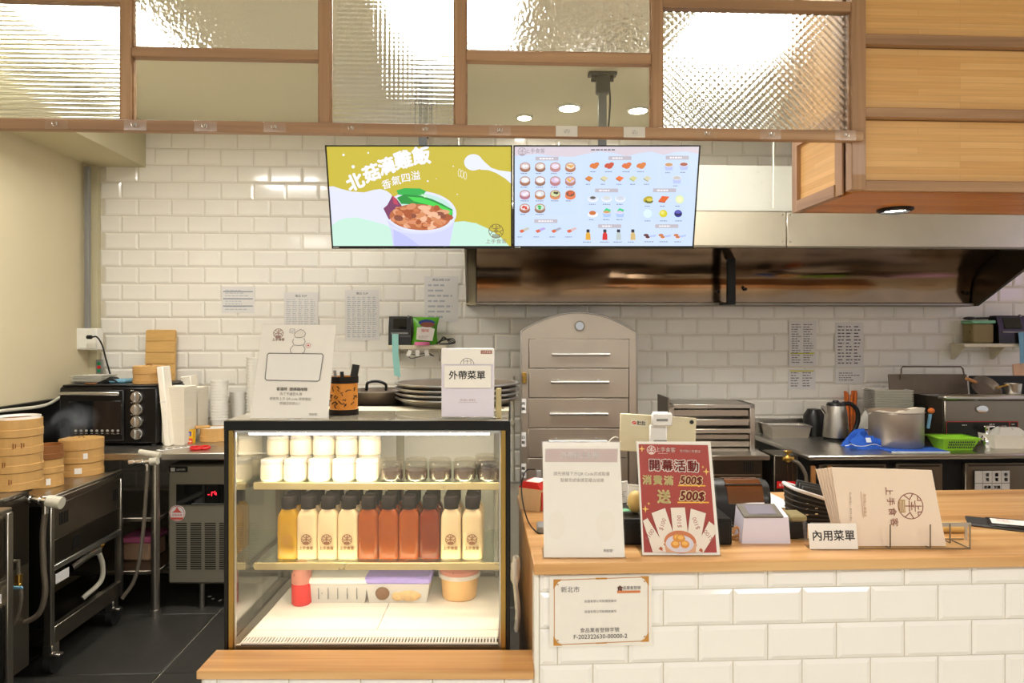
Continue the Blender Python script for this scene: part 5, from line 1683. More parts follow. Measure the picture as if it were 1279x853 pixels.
basket(q, 9, 2, 10, 22)
for i, (px, py, w) in enumerate(((262, 745, 4), (266, 748, 3), (275, 750, 5), (281, 749, 3))):
    q = T('paper_scrap', 'tiny white scrap of paper on the dark floor beside the glass case', 'paper scrap', px, py, z=.001, rz=.7 * i, group='white scraps on the floor')
    q.solo(q.mb().box(-w / 2, w / 2, -1.2, 1.2, 0, .5), 'paper')
# steam over the open steamer
def vapour(label, px, py, s, w, d, h, dens):
    m = bpy.data.materials.new('vapour')
    m.use_nodes = True
    nt = m.node_tree
    nt.nodes.remove(nt.nodes['Principled BSDF'])
    n = nd(nt, 'ShaderNodeTexNoise', {'Vector': coords(nt, (9, 9, 6)), 'Scale': 1.0, 'Detail': 4.0, 'Distortion': 1.2})
    tc = nd(nt, 'ShaderNodeTexCoord')
    ln_ = nd(nt, 'ShaderNodeVectorMath', {0: nd(nt, 'ShaderNodeMapping', {'Vector': tc.outputs['Generated'], 'Location': (-1, -1, -.7), 'Scale': (2, 2, 1.7)}).outputs[0]}, operation='LENGTH')
    fo = nd(nt, 'ShaderNodeMapRange', {'Value': ln_.outputs['Value'], 'From Min': .2, 'From Max': 1.0, 'To Min': 1.0, 'To Max': 0.0})
    th = nd(nt, 'ShaderNodeMapRange', {'Value': n.outputs[0], 'From Min': .46, 'From Max': .75, 'To Min': 0.0, 'To Max': dens})
    mu = nd(nt, 'ShaderNodeMath', {0: fo.outputs[0], 1: th.outputs[0]}, operation='MULTIPLY')
    vv = nd(nt, 'ShaderNodeVolumePrincipled', {'Density': mu.outputs[0], 'Color': (1, 1, 1, 1)})
    nt.links.new(vv.outputs[0], nt.nodes['Material Output'].inputs['Volume'])
    MATS['vapour'] = m
    q = T('steam', label, 'steam', px, py, s=s)
    o = q.solo(q.mb().lathe([(0, 0), (w * .35, h * .05), (w * .5, h * .4), (w * .4, h * .8), (0, h)], cy=d / 2, n=16, sy=d / w), 'vapour')
    q.root['kind'] = 'stuff'
vapour('wisps of steam rising over the bamboo steamers', 66, 556, 3.0, 85, 70, 52, 6.0)
# ================================================================ GLASS DISPLAY CASE
SCASE = 1.94
t = T('display_case', 'black-framed refrigerated glass display case full of drinks and jars', 'display case', 457.5, z=.0, s=SCASE)
C, cm, cb = t, t.m, t.py
DP = 262
def pl(x, y, d):                 # picture point at depth d -> coordinates in the case's front plane
    k = 1 + d / 853
    return CX + (x - CX) * k, CY + (y - CY) * k
def zc(y):                       # height of a front-plane row
    return H - (y - CY) * cm
t.add('base', t.mb().R(283, 818, 634, cb - 20, 4, DP, 2).R(290, cb - 20, 627, cb, 20, DP - 10), 'black_matte')
for x0, x1 in ((280, 285), (632, 637)):
    t.add('frame_post', t.mb().R(x0, 526, x1, 818, -1, 10, .6).R(x0, 526, x1, 818, DP - 10, DP, .6).R(x0, 526, x1, 540, 10, DP - 10), 'black_metal')
for x0, x1 in ((285, 291.5), (625.5, 632)):
    t.add('gold_strip', t.mb().R(x0, 537, x1, 815, 0, 5, .6), 'gold_trim')
for x0, x1 in ((282, 284), (633, 635)):
    t.add('side_glass', t.mb().R(x0, 540, x1, 815, 10, DP - 10), 'case_side_glass')
t.add('front_bar', t.mb().R(280, 525.5, 637, 537.5, -2, 6, .8), 'black_metal')
mk('top_reflection_grey', 'a79e88', 0.1, var=.04, coat=.5, rvar=.04)  # opaque grey-beige carries the reflection on the glass top
t.add('top_glass', t.mb().R(282, 524.4, 635, 527, 0, 102, .4), 'top_reflection_grey', label='glass top with its grey-beige reflection put into the colour')
t.add('top_strip', t.mb().R(282, 524.6, 635, 528, 103, 164, .4), 'cream_plastic')
t.add('rear_top', t.mb().R(282, 524.2, 635, 540, 165, DP, .5), 'black_metal')
t.add('inner_ceiling', t.mb().R(286, 538, 631, 541, 6, DP - 10), 'white_metal')
t.add('front_glass', t.mb().R(290, 537, 627, 815, 1.2, 2.6), 'case_glass', label='clear front glass')
t.add('front_gasket', t.mb().R(291.5, 538, 293.5, 812, 2.7, 5).R(623.5, 538, 625.5, 812, 2.7, 5).R(291.5, 538, 625.5, 541, 2.7, 5), 'alu')
# back with sliding doors
bd = t.add('back_frame', t.mb().R(284, 541, 633, 552, 242, 254).R(284, 800, 633, 815, 242, 254).R(284, 552, 296, 800, 242, 254).R(622, 552, 633, 800, 242, 254), 'dull_steel')
for x0, x1, d in ((296, 466, 243), (452, 622, 249)):
    dr = t.add('sliding_door', t.mb().R(x0, 552, x0 + 12, 800, d, d + 4, .6).R(x1 - 12, 552, x1, 800, d, d + 4, .6).R(x0 + 12, 552, x1 - 12, 560, d, d + 4).R(x0 + 12, 792, x1 - 12, 800, d, d + 4), 'steel_z')
    t.add('door_panel', t.mb().R(x0 + 12, 560, x1 - 12, 792, d + 1, d + 3), 'white_plastic', dr)  # solid white replaces door glass, with the reflected light strips in its colour
# floor of the cold space
t.add('floor_tray', t.mb().R(284, 808, 633, 818, 2.8, 250), 'dull_steel')
for x0, x1 in ((300, 462), (463, 622)):
    t.add('floor_panel', t.mb().R(x0, 804.5, x1, 808, 42, 240, .5), 'interior_white')
t.add('floor_panel', t.mb().R(300, 804.5, 622, 808, 21, 41, .5), 'interior_white')
gr = t.add('air_grille', t.mb().R(300, 806, 622, 808, 3, 20), 'dark_grey')
b = t.mb()
for k in range(80):
    x = 302 + k * 4
    b.R(x, 804.3, x + 2.1, 806.2, 4, 19)
b.R(300, 804, 622, 806, 3, 4.4).R(300, 804, 622, 806, 18.6, 20)
t.add('grille_bar', b, 'white_metal', gr, kind='stuff')
for x0, x1 in ((286, 299), (623, 631)):
    t.add('side_gutter', t.mb().prism([(0, 0), (0, 0)], 'y', 0, 1) if False else t.mb().R(x0, 806, x1, 811, 3, 240, 1), 'steel_y')
SH1, SH2 = pl(0, 603, 75)[1], pl(0, 703, 75)[1]
for y in (SH1, SH2):
    sh = t.add('shelf', t.mb().R(290, y, 626, y + 4, 76, 236), 'shelf_glass')
    t.add('shelf_edge', t.mb().R(289, y - .8, 626.5, y + 9, 72, 76, .8), 'pale_gold', sh)
    t.add('light_strip', t.mb().R(296, y + 5, 620, y + 7, 77, 82), 'led_soft', sh)
    t.add('shelf_support', t.mb().R(287, y + 4, 292, y + 8, 80, 236), 'steel_y', sh).name = 'shelf_bracket'
lt = t.add('light_bar', t.mb().R(296, 541, 611, 545, 34, 50, .5), 'alu')
t.add('light_strip', t.mb().R(297, 545, 610, 548.4, 36, 48, .6), 'led_warm', lt)
for x in (299, 615):
    t.add('shelf_upright', t.mb().R(x - 2, 541, x + 2, 806, 234, 238), 'steel_z')

def oncase(name, label, cat, x, y_plane, d, group=None, rz=RZ):
    """stand a thing on a level of the case: x is its picture column, d its depth behind the glass"""
    return T(name, label, cat, x, None, SCASE * (1 + d / 853), zc(y_plane), rz=rz, group=group)
# juice bottles, three deep
xs = (358, 382.5, 408, 433.5, 458.8, 484.3, 510, 536, 562.8, 589.6)
kinds = ['yellow'] + ['milk'] * 3 + ['tea'] * 3 + ['dark'] + ['milk'] * 2
prot = {}
words = {'yellow': 'clear bottle of yellow oil-coloured drink', 'milk': 'cream-coloured milk drink bottle', 'tea': 'reddish brown tea bottle', 'dark': 'darkest red-brown tea bottle'}
ordn = {1: 'first', 2: 'second', 3: 'third', 4: 'fourth', 5: 'fifth', 6: 'sixth', 7: 'seventh', 8: 'eighth', 9: 'ninth', 10: 'tenth'}
rown = ('front row', 'middle row', 'back row')
for row in range(3):
    d = 89 + 22.5 * row
    for i, (x, kd) in enumerate(zip(xs, kinds)):
        px = CX + (x - CX) * (1 + 89 / 853) / (1 + d / 853)
        lab = f'{words[kd]} with black cap, {rown[row]}, {ordn[i + 1]} from the yellow end'
        if i == 0:
            lab = f'clear bottle of yellow drink with black cap, {rown[row]} of the lower shelf'
        q = oncase('drink_bottle', lab, 'bottle', px, SH2, d, 'bottles on the lower shelf')
        if kd not in prot:
            w, dd = 12.9, 9.6
            bm_ = q.mb()
            def sq(r, z, n=20, p=.45):
                pts = []
                for k in range(n):
                    a = 2 * PI * k / n
                    c, s_ = math.cos(a), math.sin(a)
                    ex = p if r > .6 else 1
                    pts.append((w * r * math.copysign(abs(c) ** ex, c), dd + min(w * r, dd * max(r, .75) if r > .6 else w * r) * math.copysign(abs(s_) ** ex, s_), z))
                return pts
            lv = [(.92, 0), (1, 1.2), (1, 49), (.98, 52.5), (.9, 56), (.76, 59), (.62, 61.3), (.56, 63), (.54, 67)]
            V, Fc = [], []
            for r_, z in lv:
                V += sq(r_, z)
            for a in range(len(lv) - 1):
                for k in range(20):
                    Fc.append((a * 20 + k, a * 20 + (k + 1) % 20, a * 20 + 20 + (k + 1) % 20, a * 20 + 20 + k))
            Fc += [tuple(range(20))[::-1], tuple(range(len(V) - 20, len(V)))]
            bm_.add(V, Fc)
            q.add('bottle', bm_, {'yellow': 'yellow_drink', 'milk': 'milk', 'tea': 'tea', 'dark': 'tea_dark'}[kd])
            cpm = q.mb().lathe([(0, 64), (9.0, 64), (9.2, 65), (9.2, 76), (8.2, 78), (0, 78.6)], cy=dd, n=24)
            q.add('cap', cpm, 'cap_black')
            q.add('cap_ring', q.mb().lathe([(6.8, 62), (8.9, 62), (8.9, 63.6), (6.8, 63.6)], cy=dd, n=24), 'cap_black')
            A = q.art(.04, False)
            cI = {'yellow': 'a8761a', 'milk': '8a4a2c', 'tea': 'b06a3a', 'dark': 'a05a3a'}[kd]
            if kd in ('milk', 'yellow'):
                A.logo(0, 25, 6.2, cI, .7).text('上手食客', 0, 14.5, 4.6, cI, bold=.02)
                q.add('print', A, 'print', y=-.35)
            prot[kd] = q.root
        else:
            r_ = dup(prot[kd], lab, q.loc)
# jars on the upper shelf
jx_w, jx_d = (335, 364.5, 395.5, 426, 455.5), (487, 518, 548.5, 579.5, 610)
jp = {}
def jar(kd, x, d, lev, lab):
    q = oncase('dessert_jar', lab, 'jar', x, SH1, d, 'dessert jars on the upper shelf')
    q.loc.z += lev * 28.4 * cm
    if kd not in jp:
        r = 14.6
        if kd == 'white':
            q.add('jar', q.mb().lathe([(0, 0), (r - 2, 0), (r, 2.5), (r, 18), (r - 1.4, 22), (0, 22)], cy=r, n=28), 'pudding')
        else:
            q.add('filling', q.mb().lathe([(0, .8), (r - 2, .8), (r - .7, 3), (r - .7, 13), (0, 13.4)], cy=r, n=28), 'jelly')
            q.add('jar', q.mb().lathe([(r - 2, 0), (r, 2.5), (r, 19), (r - 1, 22), (r - 1.6, 22), (r - .6, 18.6), (r - .6, 3), (r - 2, .6)], cy=r, n=28), 'jar_plastic')
        q.add('lid', q.mb().lathe([(0, 26.8), (r - 2.2, 26.8), (r - .8, 26), (r - .4, 22.2), (r - 1.4, 22), (0, 22.4)], cy=r, n=28), 'frost' if kd == 'white' else 'jar_plastic')
        jp[kd] = q.root
    else:
        dup(jp[kd], lab, q.loc)
for i, x in enumerate(jx_w):
    jar('white', x, 80, 0, f'white pudding jar in the front row of the upper shelf, {ordn[i + 1]} from the glass side')
for i, x in enumerate(jx_d):
    jar('dark', x, 80, 0, f'dark jelly jar with clear lid in the front row, {ordn[i + 1]} after the white jars')
for i, x in enumerate(jx_w):
    jar('white', 343 + 29 * i, 112, 0, f'white pudding jar on the shelf in the second row, {ordn[i + 1]} from the glass side')
for i, (x, lv) in enumerate(((372, 1), (343, 1), (401, 1), (430, 1), (459, 1))):
    jar('white', x, 112, lv, ('white pudding jar in the second layer, under the topmost jar', 'white pudding jar in the second layer at the glass side', 'white pudding jar in the second layer, next after the tall pile', 'white pudding jar in the second layer, last but one before the dark jars', 'white pudding jar in the second layer, nearest the dark jars')[i])
jar('white', 384, 140, 2, 'topmost white pudding jar, crowning the tall pile by the light strip') if False else jar('white', 372, 112, 2, 'topmost white pudding jar, crowning the tall pile by the light strip')
jar('dark', 606, 112, 0, 'dark jelly jar in the second row behind the last front jar')
# tubs and squeeze bottle on the case floor
q = oncase('squeeze_bottle', 'clear squeeze bottle of red sauce with red cap on the case floor', 'bottle', 373, 804.4, 116)
q.add('bottle', q.mb().lathe([(0, 0), (11, 0), (12.3, 1.5), (12.3, 27), (0, 27)], cy=12), 'red_sauce')
q.add('upper_bottle', q.mb().lathe([(12.3, 27), (12.3, 38), (9, 45), (6, 47), (0, 47), (0, 27)], cy=12), 'frost_red')
q.add('cap', q.mb().lathe([(0, 47), (7.5, 47), (7, 53), (2.4, 55), (1.6, 62), (0, 62)], cy=12), 'red_plastic')
def tub(label, x, d, w, dep, h, body, lid, taper=4, lidh=9):
    q = oncase('food_box', label, 'food box', x, 804.4, d, 'food boxes on the case floor')
    q.add('box', q.mb().at(0, 2, 0).add(*taperbox(w, dep, h, taper)), body)
    q.add('lid', q.mb().at(0, 2, 0).box(-w / 2 - 2, w / 2 + 2, -2, dep + 2, h, h + lidh, 2.5), lid)
    return q
def taperbox(w, d, h, t_):
    a, b_ = w / 2 - t_, w / 2
    v = [(-a, t_, 0), (a, t_, 0), (a, d - t_, 0), (-a, d - t_, 0), (-b_, 0, h), (b_, 0, h), (b_, d, h), (-b_, d, h)]
    return v, [(3, 2, 1, 0), (4, 5, 6, 7), (0, 1, 5, 4), (1, 2, 6, 5), (2, 3, 7, 6), (3, 0, 4, 7)]
q = tub('white lidded food box with grooved sides next to the red squeeze bottle', 421, 124, 74, 60, 24, 'frost', 'white_plastic')
b = q.mb()
for k in range(5):
    b.at(-24 + 12 * k, 2, 0).box(-.5, .5, .2, 2.6, 6, 20)
q.add('groove', b, 'grey_plastic', kind='stuff')
q = tub('food box with a lavender lid, mushroom showing through its front', 496, 124, 80, 60, 25, 'frost', 'purple_lid')
q.add('mushroom', q.mb().ball(-19, 3.5, 13, 9, 4.5, 8.5), 'mushroom')
q.add('dumpling', q.mb().ball(14, 5, 10, 16, 5.5, 7).ball(0, 5, 9, 8, 4.5, 6), 'food')
q = oncase('round_tub', 'round clear tub of orange food with a reddish lid on the case floor', 'tub', 572, 804.4, 128)
q.add('tub', q.mb().lathe([(0, 0), (20, 0), (22, 2), (24.5, 30), (0, 30)], cy=25, n=32), 'tub_orange')
q.add('rim', q.mb().lathe([(24.5, 28), (27, 28), (27, 33), (24.5, 33)], cy=25, n=32), 'frost')
q.add('lid', q.mb().lathe([(0, 40), (20, 40), (25, 37), (26, 33), (0, 33)], cy=25, n=32), 'frost_red')

# ================================================================ THINGS STANDING ON THE CASE
YTOP = 524.3
def quad(tl, tr, bl_, br, w, h):
    """picture quad -> flat sheet w wide and h high, origin at the middle of its foot"""
    def f(x, y):
        v = 0.5
        for _ in range(6):
            yt_ = tl[1] + (tr[1] - tl[1]) * 0.5
            v = (y - yt_) / ((bl_[1] + br[1]) / 2 - yt_)
        a, b_ = tl[0] + (bl_[0] - tl[0]) * v, tr[0] + (br[0] - tr[0]) * v
        u = (x - a) / (b_ - a)
        y0, y1 = tl[1] + (tr[1] - tl[1]) * u, bl_[1] + (br[1] - bl_[1]) * u
        return ((u - .5) * w, h * (1 - (y - y0) / (y1 - y0)))
    return f
def stand(t, w, h, lean, foot=38):
    """bent acrylic sheet holding a leaflet, with a flat foot behind it"""
    t.add('acrylic_holder', t.mb().at(0, 0, .8, rx=-lean).box(-w / 2 - 1.5, w / 2 + 1.5, -.9, -.3, 0, h + 1.5).box(-w / 2 - 1.5, w / 2 + 1.5, 1.0, 1.6, 0, h + 1.5), 'acrylic')
    t.add('acrylic_foot', t.mb().box(-w / 2 - 1.5, w / 2 + 1.5, -1, foot, 0, .8), 'acrylic')
    return t.add('leaflet', t.mb().at(0, 0, .8, rx=-lean).box(-w / 2, w / 2, 0, .7, .6, h), 'paper')
def lean_print(t, A, lean, parent=None, name='print'):
    o = t.add(name, A, 'print', parent)
    o.rotation_euler = (-lean, 0, 0)
    o.location = Vector((0, 0, .8 * t.m)) + Matrix.Rotation(-lean, 3, 'X') @ Vector((0, -.08 * t.m, 0))
    return o
q = oncase('sign_stand', 'acrylic stand with a pale sign showing a stack of buns, on the case', 'sign', 361, YTOP, 8)
ln_, w, h = math.radians(19), 96, 124
lf = stand(q, w, h, ln_)
A = Art(q.m, .03, quad((323, 405), (413, 405), (313, 522), (408.5, 519.5), w, h))
A.rect(316, 409, 410, 517, 'ddd6cd') if False else None
I = '8f8a88'
A.logo(343, 416, 6, 'a58078', .7, up=-1).text('上手食客', 343.5, 424, 3.9, 'a58078', up=-1, bold=.02)
A.poly([(370, 411), (374, 412), (376.5, 416), (376, 420), (371, 421.8), (365, 421.4), (362.6, 418.5), (363.8, 415)], 'e8e2da').line([(370, 411), (374, 412.5), (376.5, 416), (375.5, 420), (370, 421.6), (364.4, 421), (362.6, 418), (364.5, 414.5)], .7, I, True)
A.line([(362, 423.5), (361, 427), (363, 431), (369, 431.6), (375, 430.6), (376.6, 426.5), (375, 422.6)], .7, I)
A.line([(362, 431.5), (358.6, 436), (359, 440), (362, 442)], .7, I).line([(374.5, 431.4), (376.8, 436), (375.8, 440), (373, 442)], .7, I)
A.line([(357.5, 410.5), (363, 410.5), (363, 415), (361, 416), (357, 415)], .6, 'a8a6b0', True).line([(358.6, 413), (360, 414), (362, 412)], .5, '8a88a0')
A.ring(380.6, 431.5, 3, .6, 'd0a0a0', 14).ell(380.6, 431.5, 1.3, 1.2, 'd06a70', 8)
A.poly([(332, 442), (398, 442), (399.5, 444), (396.5, 474), (394, 475.6), (330.5, 475.4), (329, 473.5), (330.4, 444)], 'e9e6e2')
A.line([(332.5, 441.8), (398, 442), (399.5, 444), (396.5, 474), (394, 475.7), (331, 475.4), (329.2, 473.5), (330.8, 443.5)], 1.1, '6d6a6a', True)
A.text('客滿時  請掃碼排隊', 363, 486, 4.5, '77726c', up=-1, bold=.02).text('為了不讓您久等', 362, 491.8, 4.0, '8a857e', up=-1).text('請使用上方 QR code 排隊登記', 361.5, 497.6, 3.9, '8a857e', up=-1).text('感謝您的耐心！', 361, 503.2, 4.0, '8a857e', up=-1).text('開飯囉！', 391, 515.5, 3.2, '77726c', up=-1)
lean_print(q, A, ln_, lf)
q = oncase('pen_holder', 'bamboo pen holder with black bands and brush calligraphy', 'pen holder', 425, YTOP, 42)
q.add('tube', q.mb().lathe([(0, 0), (18, 0), (18, 7), (17.4, 7.4), (17.4, 39.6), (18, 40), (18, 48), (15.5, 48), (15.5, 4), (0, 4)], cy=18, n=32), 'bamboo_tube')
q.add('band', q.mb().lathe([(17.6, -.0), (18.4, 0), (18.4, 7), (17.6, 7)], cy=18, n=32), 'cap_black')
q.add('band', q.mb().lathe([(17.6, 40), (18.4, 40), (18.4, 48.3), (17.6, 48.3)], cy=18, n=32), 'cap_black')
b = q.mb()
rr = random.Random(5)
def stroke(pts, w):
    P3 = []
    for a, z in pts:
        P3.append((17.7 * math.sin(a), 18 - 17.7 * math.cos(a), z))
    b.tube(P3, w, 5)
for a0 in (-.75, -.15, .3, .9):
    for k in range(4):
        x, z = a0 + rr.uniform(-.18, .18), 14 + 5.4 * k
        pts = [(x, z)]
        for j in range(3):
            pts.append((pts[-1][0] + rr.uniform(-.2, .22), pts[-1][1] + rr.uniform(-3, 3)))
        stroke(pts, [rr.uniform(.3, .9) for _ in pts])
q.add('calligraphy', b, 'black_matte')
for label, p0, p1, r_, mt in (('pen', (4, 18, 10), (13, 20, 62), 4, 'black_plastic'), ('pen', (-8, 16, 10), (-13, 16, 55), 1.6, 'grey_plastic'), ('pen', (-3, 22, 10), (-6, 24, 53), 2, 'black_plastic')):
    k = T('marker_pen' if r_ > 3 else 'pen', {4: 'thick black marker sticking out of the bamboo pen holder', 1.6: 'thin grey pen in the bamboo pen holder', 2: 'thin black pen in the bamboo pen holder'}[r_], 'pen', 427, None, q.s, q.loc.z)
    k.add('barrel', k.mb().cyl(p0, p1, r_, n=12), mt)
    k.add('pen_cap', k.mb().cyl(Vector(p0).lerp(Vector(p1), .72), Vector(p0).lerp(Vector(p1), 1.02), r_ * 1.2, n=12), mt)
# takeaway menus in their holder
q = oncase('menu_holder', 'clear holder stacked with white takeaway menus on the case', 'menu holder', 584, YTOP, 6)
q.add('base', q.mb().R(546, q.py - 2.5, 622, q.py, -3, 24, .5), 'acrylic')
q.add('back_sheet', q.mb().R(551, 440, 618, q.py - 2.5, 16, 17.5), 'acrylic')
q.add('wooden_support', q.mb().R(619, 486, 626, q.py, 8, 22, .6), 'pale_gold')
ms = q.add('menu_stack', q.mb().R(551, 435, 617, q.py - 2.5, 3, 15, .6), 'paper')
q.add('front_menu', q.mb().R(551.3, 435.3, 616.7, q.py - 2.7, 1.4, 2.8, .3), 'lavender_plastic')
q.add('flap', q.mb().R(551.6, 435.8, 616.4, 455, .6, 1.3, .2), 'paper')
cd = q.add('name_card', q.mb().R(555, 456.5, 613.5, 484.5, -1.6, .5, .3), 'paper', label='white card reading take-out menu')
A = q.art(.04)
A.text('外帶菜單', 583.5, 468.5, 11.5, '221f20', bold=.018)
q.add('print', A, 'print', cd, y=-1.7)
A = q.art(.04)
A.ring(583.5, 456, 8.5, .6, '6d6664', 20, PI + .15, 2 * PI - .15).line([(579, 449), (579, 454.5)], .6, '6d6664').line([(588, 449), (588, 454.5)], .6, '6d6664').line([(580, 451), (587, 451)], .5, '6d6664').line([(583.5, 449), (583.5, 454.6)], .5, '6d6664')
A.rect(600.5, 437.6, 614.5, 442, 'a0685c').text('上手食客', 607.5, 439.8, 2.9, 'f0dcd4')
q.add('print', A, 'print', y=.5)
A = q.art(.04)
A.text('港式點心專賣店', 584, 499.8, 2.8, 'b59a92').line([(573, 502.5), (596, 502.5)], .4, 'c0aca4')
q.add('print', A, 'print', y=1.3)
# pans and trays at the back of the case top
q = oncase('frying_pan', 'dark flat pan with a black loop handle on the back of the case', 'pan', 466, YTOP - .3, 168)
q.add('pan', q.mb().lathe([(0, 0), (30, 0), (38, 14), (39, 16), (37, 16), (29, 2), (0, 2)], cy=38, n=36), 'pan_dark')
q.add('rim', q.mb().lathe([(37, 15.5), (39.6, 15.5), (39.6, 17), (37, 17), (37, 15.5)], cy=38, n=36), 'pan_grey')
q.add('handle', q.mb().tube(curve([(-22, 66, 14), (-20, 64, 24), (-6, 62, 26), (4, 62, 22), (4, 66, 14)], 5), 2, 8), 'black_plastic')
for i in range(4):
    q = oncase('round_tray', ('lowest', 'second lowest', 'second highest', 'topmost')[i] + ' grey round tray in the stack behind the takeaway menus', 'tray', 565, YTOP - .3, 116, 'stack of round trays')
    q.loc.z += i * 6.2 * q.m
    q.add('tray', q.mb().lathe([(0, 0), (66, 0), (81, 8), (82, 9.6), (80, 9.8), (65, 1.6), (0, 1.6)], cy=72, n=48), 'pan_grey' if i < 3 else 'pan_dark')
    q.add('rim', q.mb().lathe([(80, 9.4), (83, 9.4), (83, 11), (80, 11), (80, 9.4)], cy=72, n=48), 'alu')
q = T('plastic_bag', 'thin pinkish plastic bag hanging in the gap between case and counter', 'bag', 645, 812, s=2.06)
def bagf(u, v):
    a = 2 * PI * u
    r_ = (5.5 if v > .68 else 3.2) * (1 + .2 * math.sin(3 * a + 8 * v)) * (1 - .5 * max(0, v - .9) * 8)
    return (r_ * math.cos(a) + 1.5 * math.sin(6 * v), 14 + 9 * math.sin(a), 20 + 92 * v)
q.solo(q.mb().sheet(bagf, 18, 16, (.2, .2, 0)), 'cup_plastic')
# ================================================================ THINGS ON THE ORDER COUNTER
def oc(name, label, cat, px, py, **k):
    return T(name, label, cat, px, py, z=ZTOP, **k)
q = oc('sign_stand', 'acrylic stand with a white ordering notice under a pinkish header', 'sign', 730, 697.5)
lw = math.radians(17)
w, h = 101, 144
lf = stand(q, w, h, lw, 40)
A = Art(q.m, .03, quad((673, 563), (770, 563), (679.5, 698.5), (781, 696.5), w, h))
A.rect(677, 571, 768, 587, 'c9b5b3').text('外帶線上點餐', 721, 578.5, 8, 'f6f0ee', up=-1, bold=.02).text('請先掃描下方QR Code完成點餐', 723.5, 601, 5.1, '9a908c', up=-1).text('點餐完成後請至櫃台結帳', 724.5, 608.6, 5.0, '9a908c', up=-1)
A.ell(694, 661, 11, 17, 'f1ebe3', 20).ell(756, 661, 12, 18, 'f1ebe3', 20)
A.text('開飯囉！', 760, 689, 3.8, '77706c', up=-1)
lean_print(q, A, lw, lf)
q = oc('promotion_poster', 'red promotion poster in an acrylic stand with a dim sum picture', 'poster', 851, 694.5)
w, h = 97, 142
lf = stand(q, w, h, lw, 40)
A = Art(q.m, .03, quad((800.5, 561.5), (892, 558.5), (804.5, 696), (899, 692.5), w, h))
A.poly([(803, 564.5), (888.5, 563), (895, 689.5), (806.5, 692.5)], 'a82c22')
def star(x, y, r, c='f0c860'):
    A.poly([(x, y - r), (x + r * .2, y - r * .2), (x + r, y), (x + r * .2, y + r * .2), (x, y + r), (x - r * .2, y + r * .2), (x - r, y), (x - r * .2, y - r * .2)], c)
for x, y, r in ((807, 570.3, 4.2), (885.5, 595.5, 4.6), (881.5, 590, 2), (809.5, 642.5, 4.6), (813.8, 636, 2.2)):
    star(x, y, r)
P = 'f2d9d2'
A.logo(818.5, 571.5, 5.2, P, .7, up=-1).text('上手食客', 836, 570.6, 6.2, P, up=-1, bold=.02).scribble(825.5, 574.6, 847, 576, 1, P).text('港式點心專賣店', 866, 571.5, 3.7, P, up=-1, bold=.01)
def outl(s, x, y, sz, out, inn, b_, shear=0, rot=0):
    A.text(s, x, y, sz, out, rot, b_, shear=shear, up=-1)
    A.text(s, x, y, sz, inn, rot, 0.028, shear=shear, up=-1)
for i, ch in enumerate('開幕活動'):
    outl(ch, 822 + 15.7 * i, 589.8, 14.4, 'f8ece4', 'a02820', .1)
for i, ch in enumerate('消費滿'):
    A.text(ch, 812.2 + 13.2 * i, 608, 11.6, 'f3e3a4', up=-1, bold=.045)
outl('500$', 866.5, 606.5, 13.4, 'f4dcaa', '9a2a22', .1, .18)
A.line([(850.3, 613.4), (883.3, 612.6)], 1.5, 'efb23c')
A.text('送', 832.3, 627.5, 16.4, 'f3e3a4', up=-1, bold=.045)
outl('500$', 867.3, 625, 15, 'f4dcaa', '9a2a22', .1, .18)
A.line([(849, 633.4), (886.8, 632.2)], 1.6, 'efb23c')
for pts, x, y, r_ in (([(805.8, 656.5), (811.5, 653), (836, 691), (817, 692)], 813.5, 672, -.95), ([(816.6, 647), (833.3, 640.6), (846, 680), (828, 682)], 829.5, 659.5, -1.22),
                      ([(840, 640), (857.5, 639), (861, 678), (843, 679)], 850, 655.5, -1.57), ([(864.6, 640), (883, 645), (874, 682), (858, 680)], 870.3, 657, -1.9), ([(886.5, 654), (893.4, 659), (893.6, 668), (878, 690.3), (866, 690)], 885, 670.5, -2.25)):
    A.poly(pts, 'e9ddd0')
    A.text('$100', x, y, 7.2, 'a8625c', r_ + PI if r_ < -1.3 else r_ + 2 * PI, .0, up=-1) if False else A.text('$100', x, y, 7.2, 'a8625c', -r_ if r_ > -1.6 else -r_ , .0, up=-1)
A.ell(850.5, 679, 19.5, 13, 'c9774a', 28).poly([(831, 680), (833, 691.6), (869, 690.6), (870, 680)], 'd9a582').ell(850, 681, 17, 10, 'd5cfda', 26)
for x, y in ((844.5, 682), (856, 681.5), (847, 674.5), (851, 675)):
    A.ell(x, y, 5.6, 4.6, 'd9913a', 12).ell(x, y - 1, 3.6, 2.4, 'efb65a', 10)
for x in (826.5, 875):
    A.poly([(x - 2.4, 688), (x, 685), (x + 2.4, 687), (x + 2, 690)], 'b0542c')
lean_print(q, A, lw, lf)
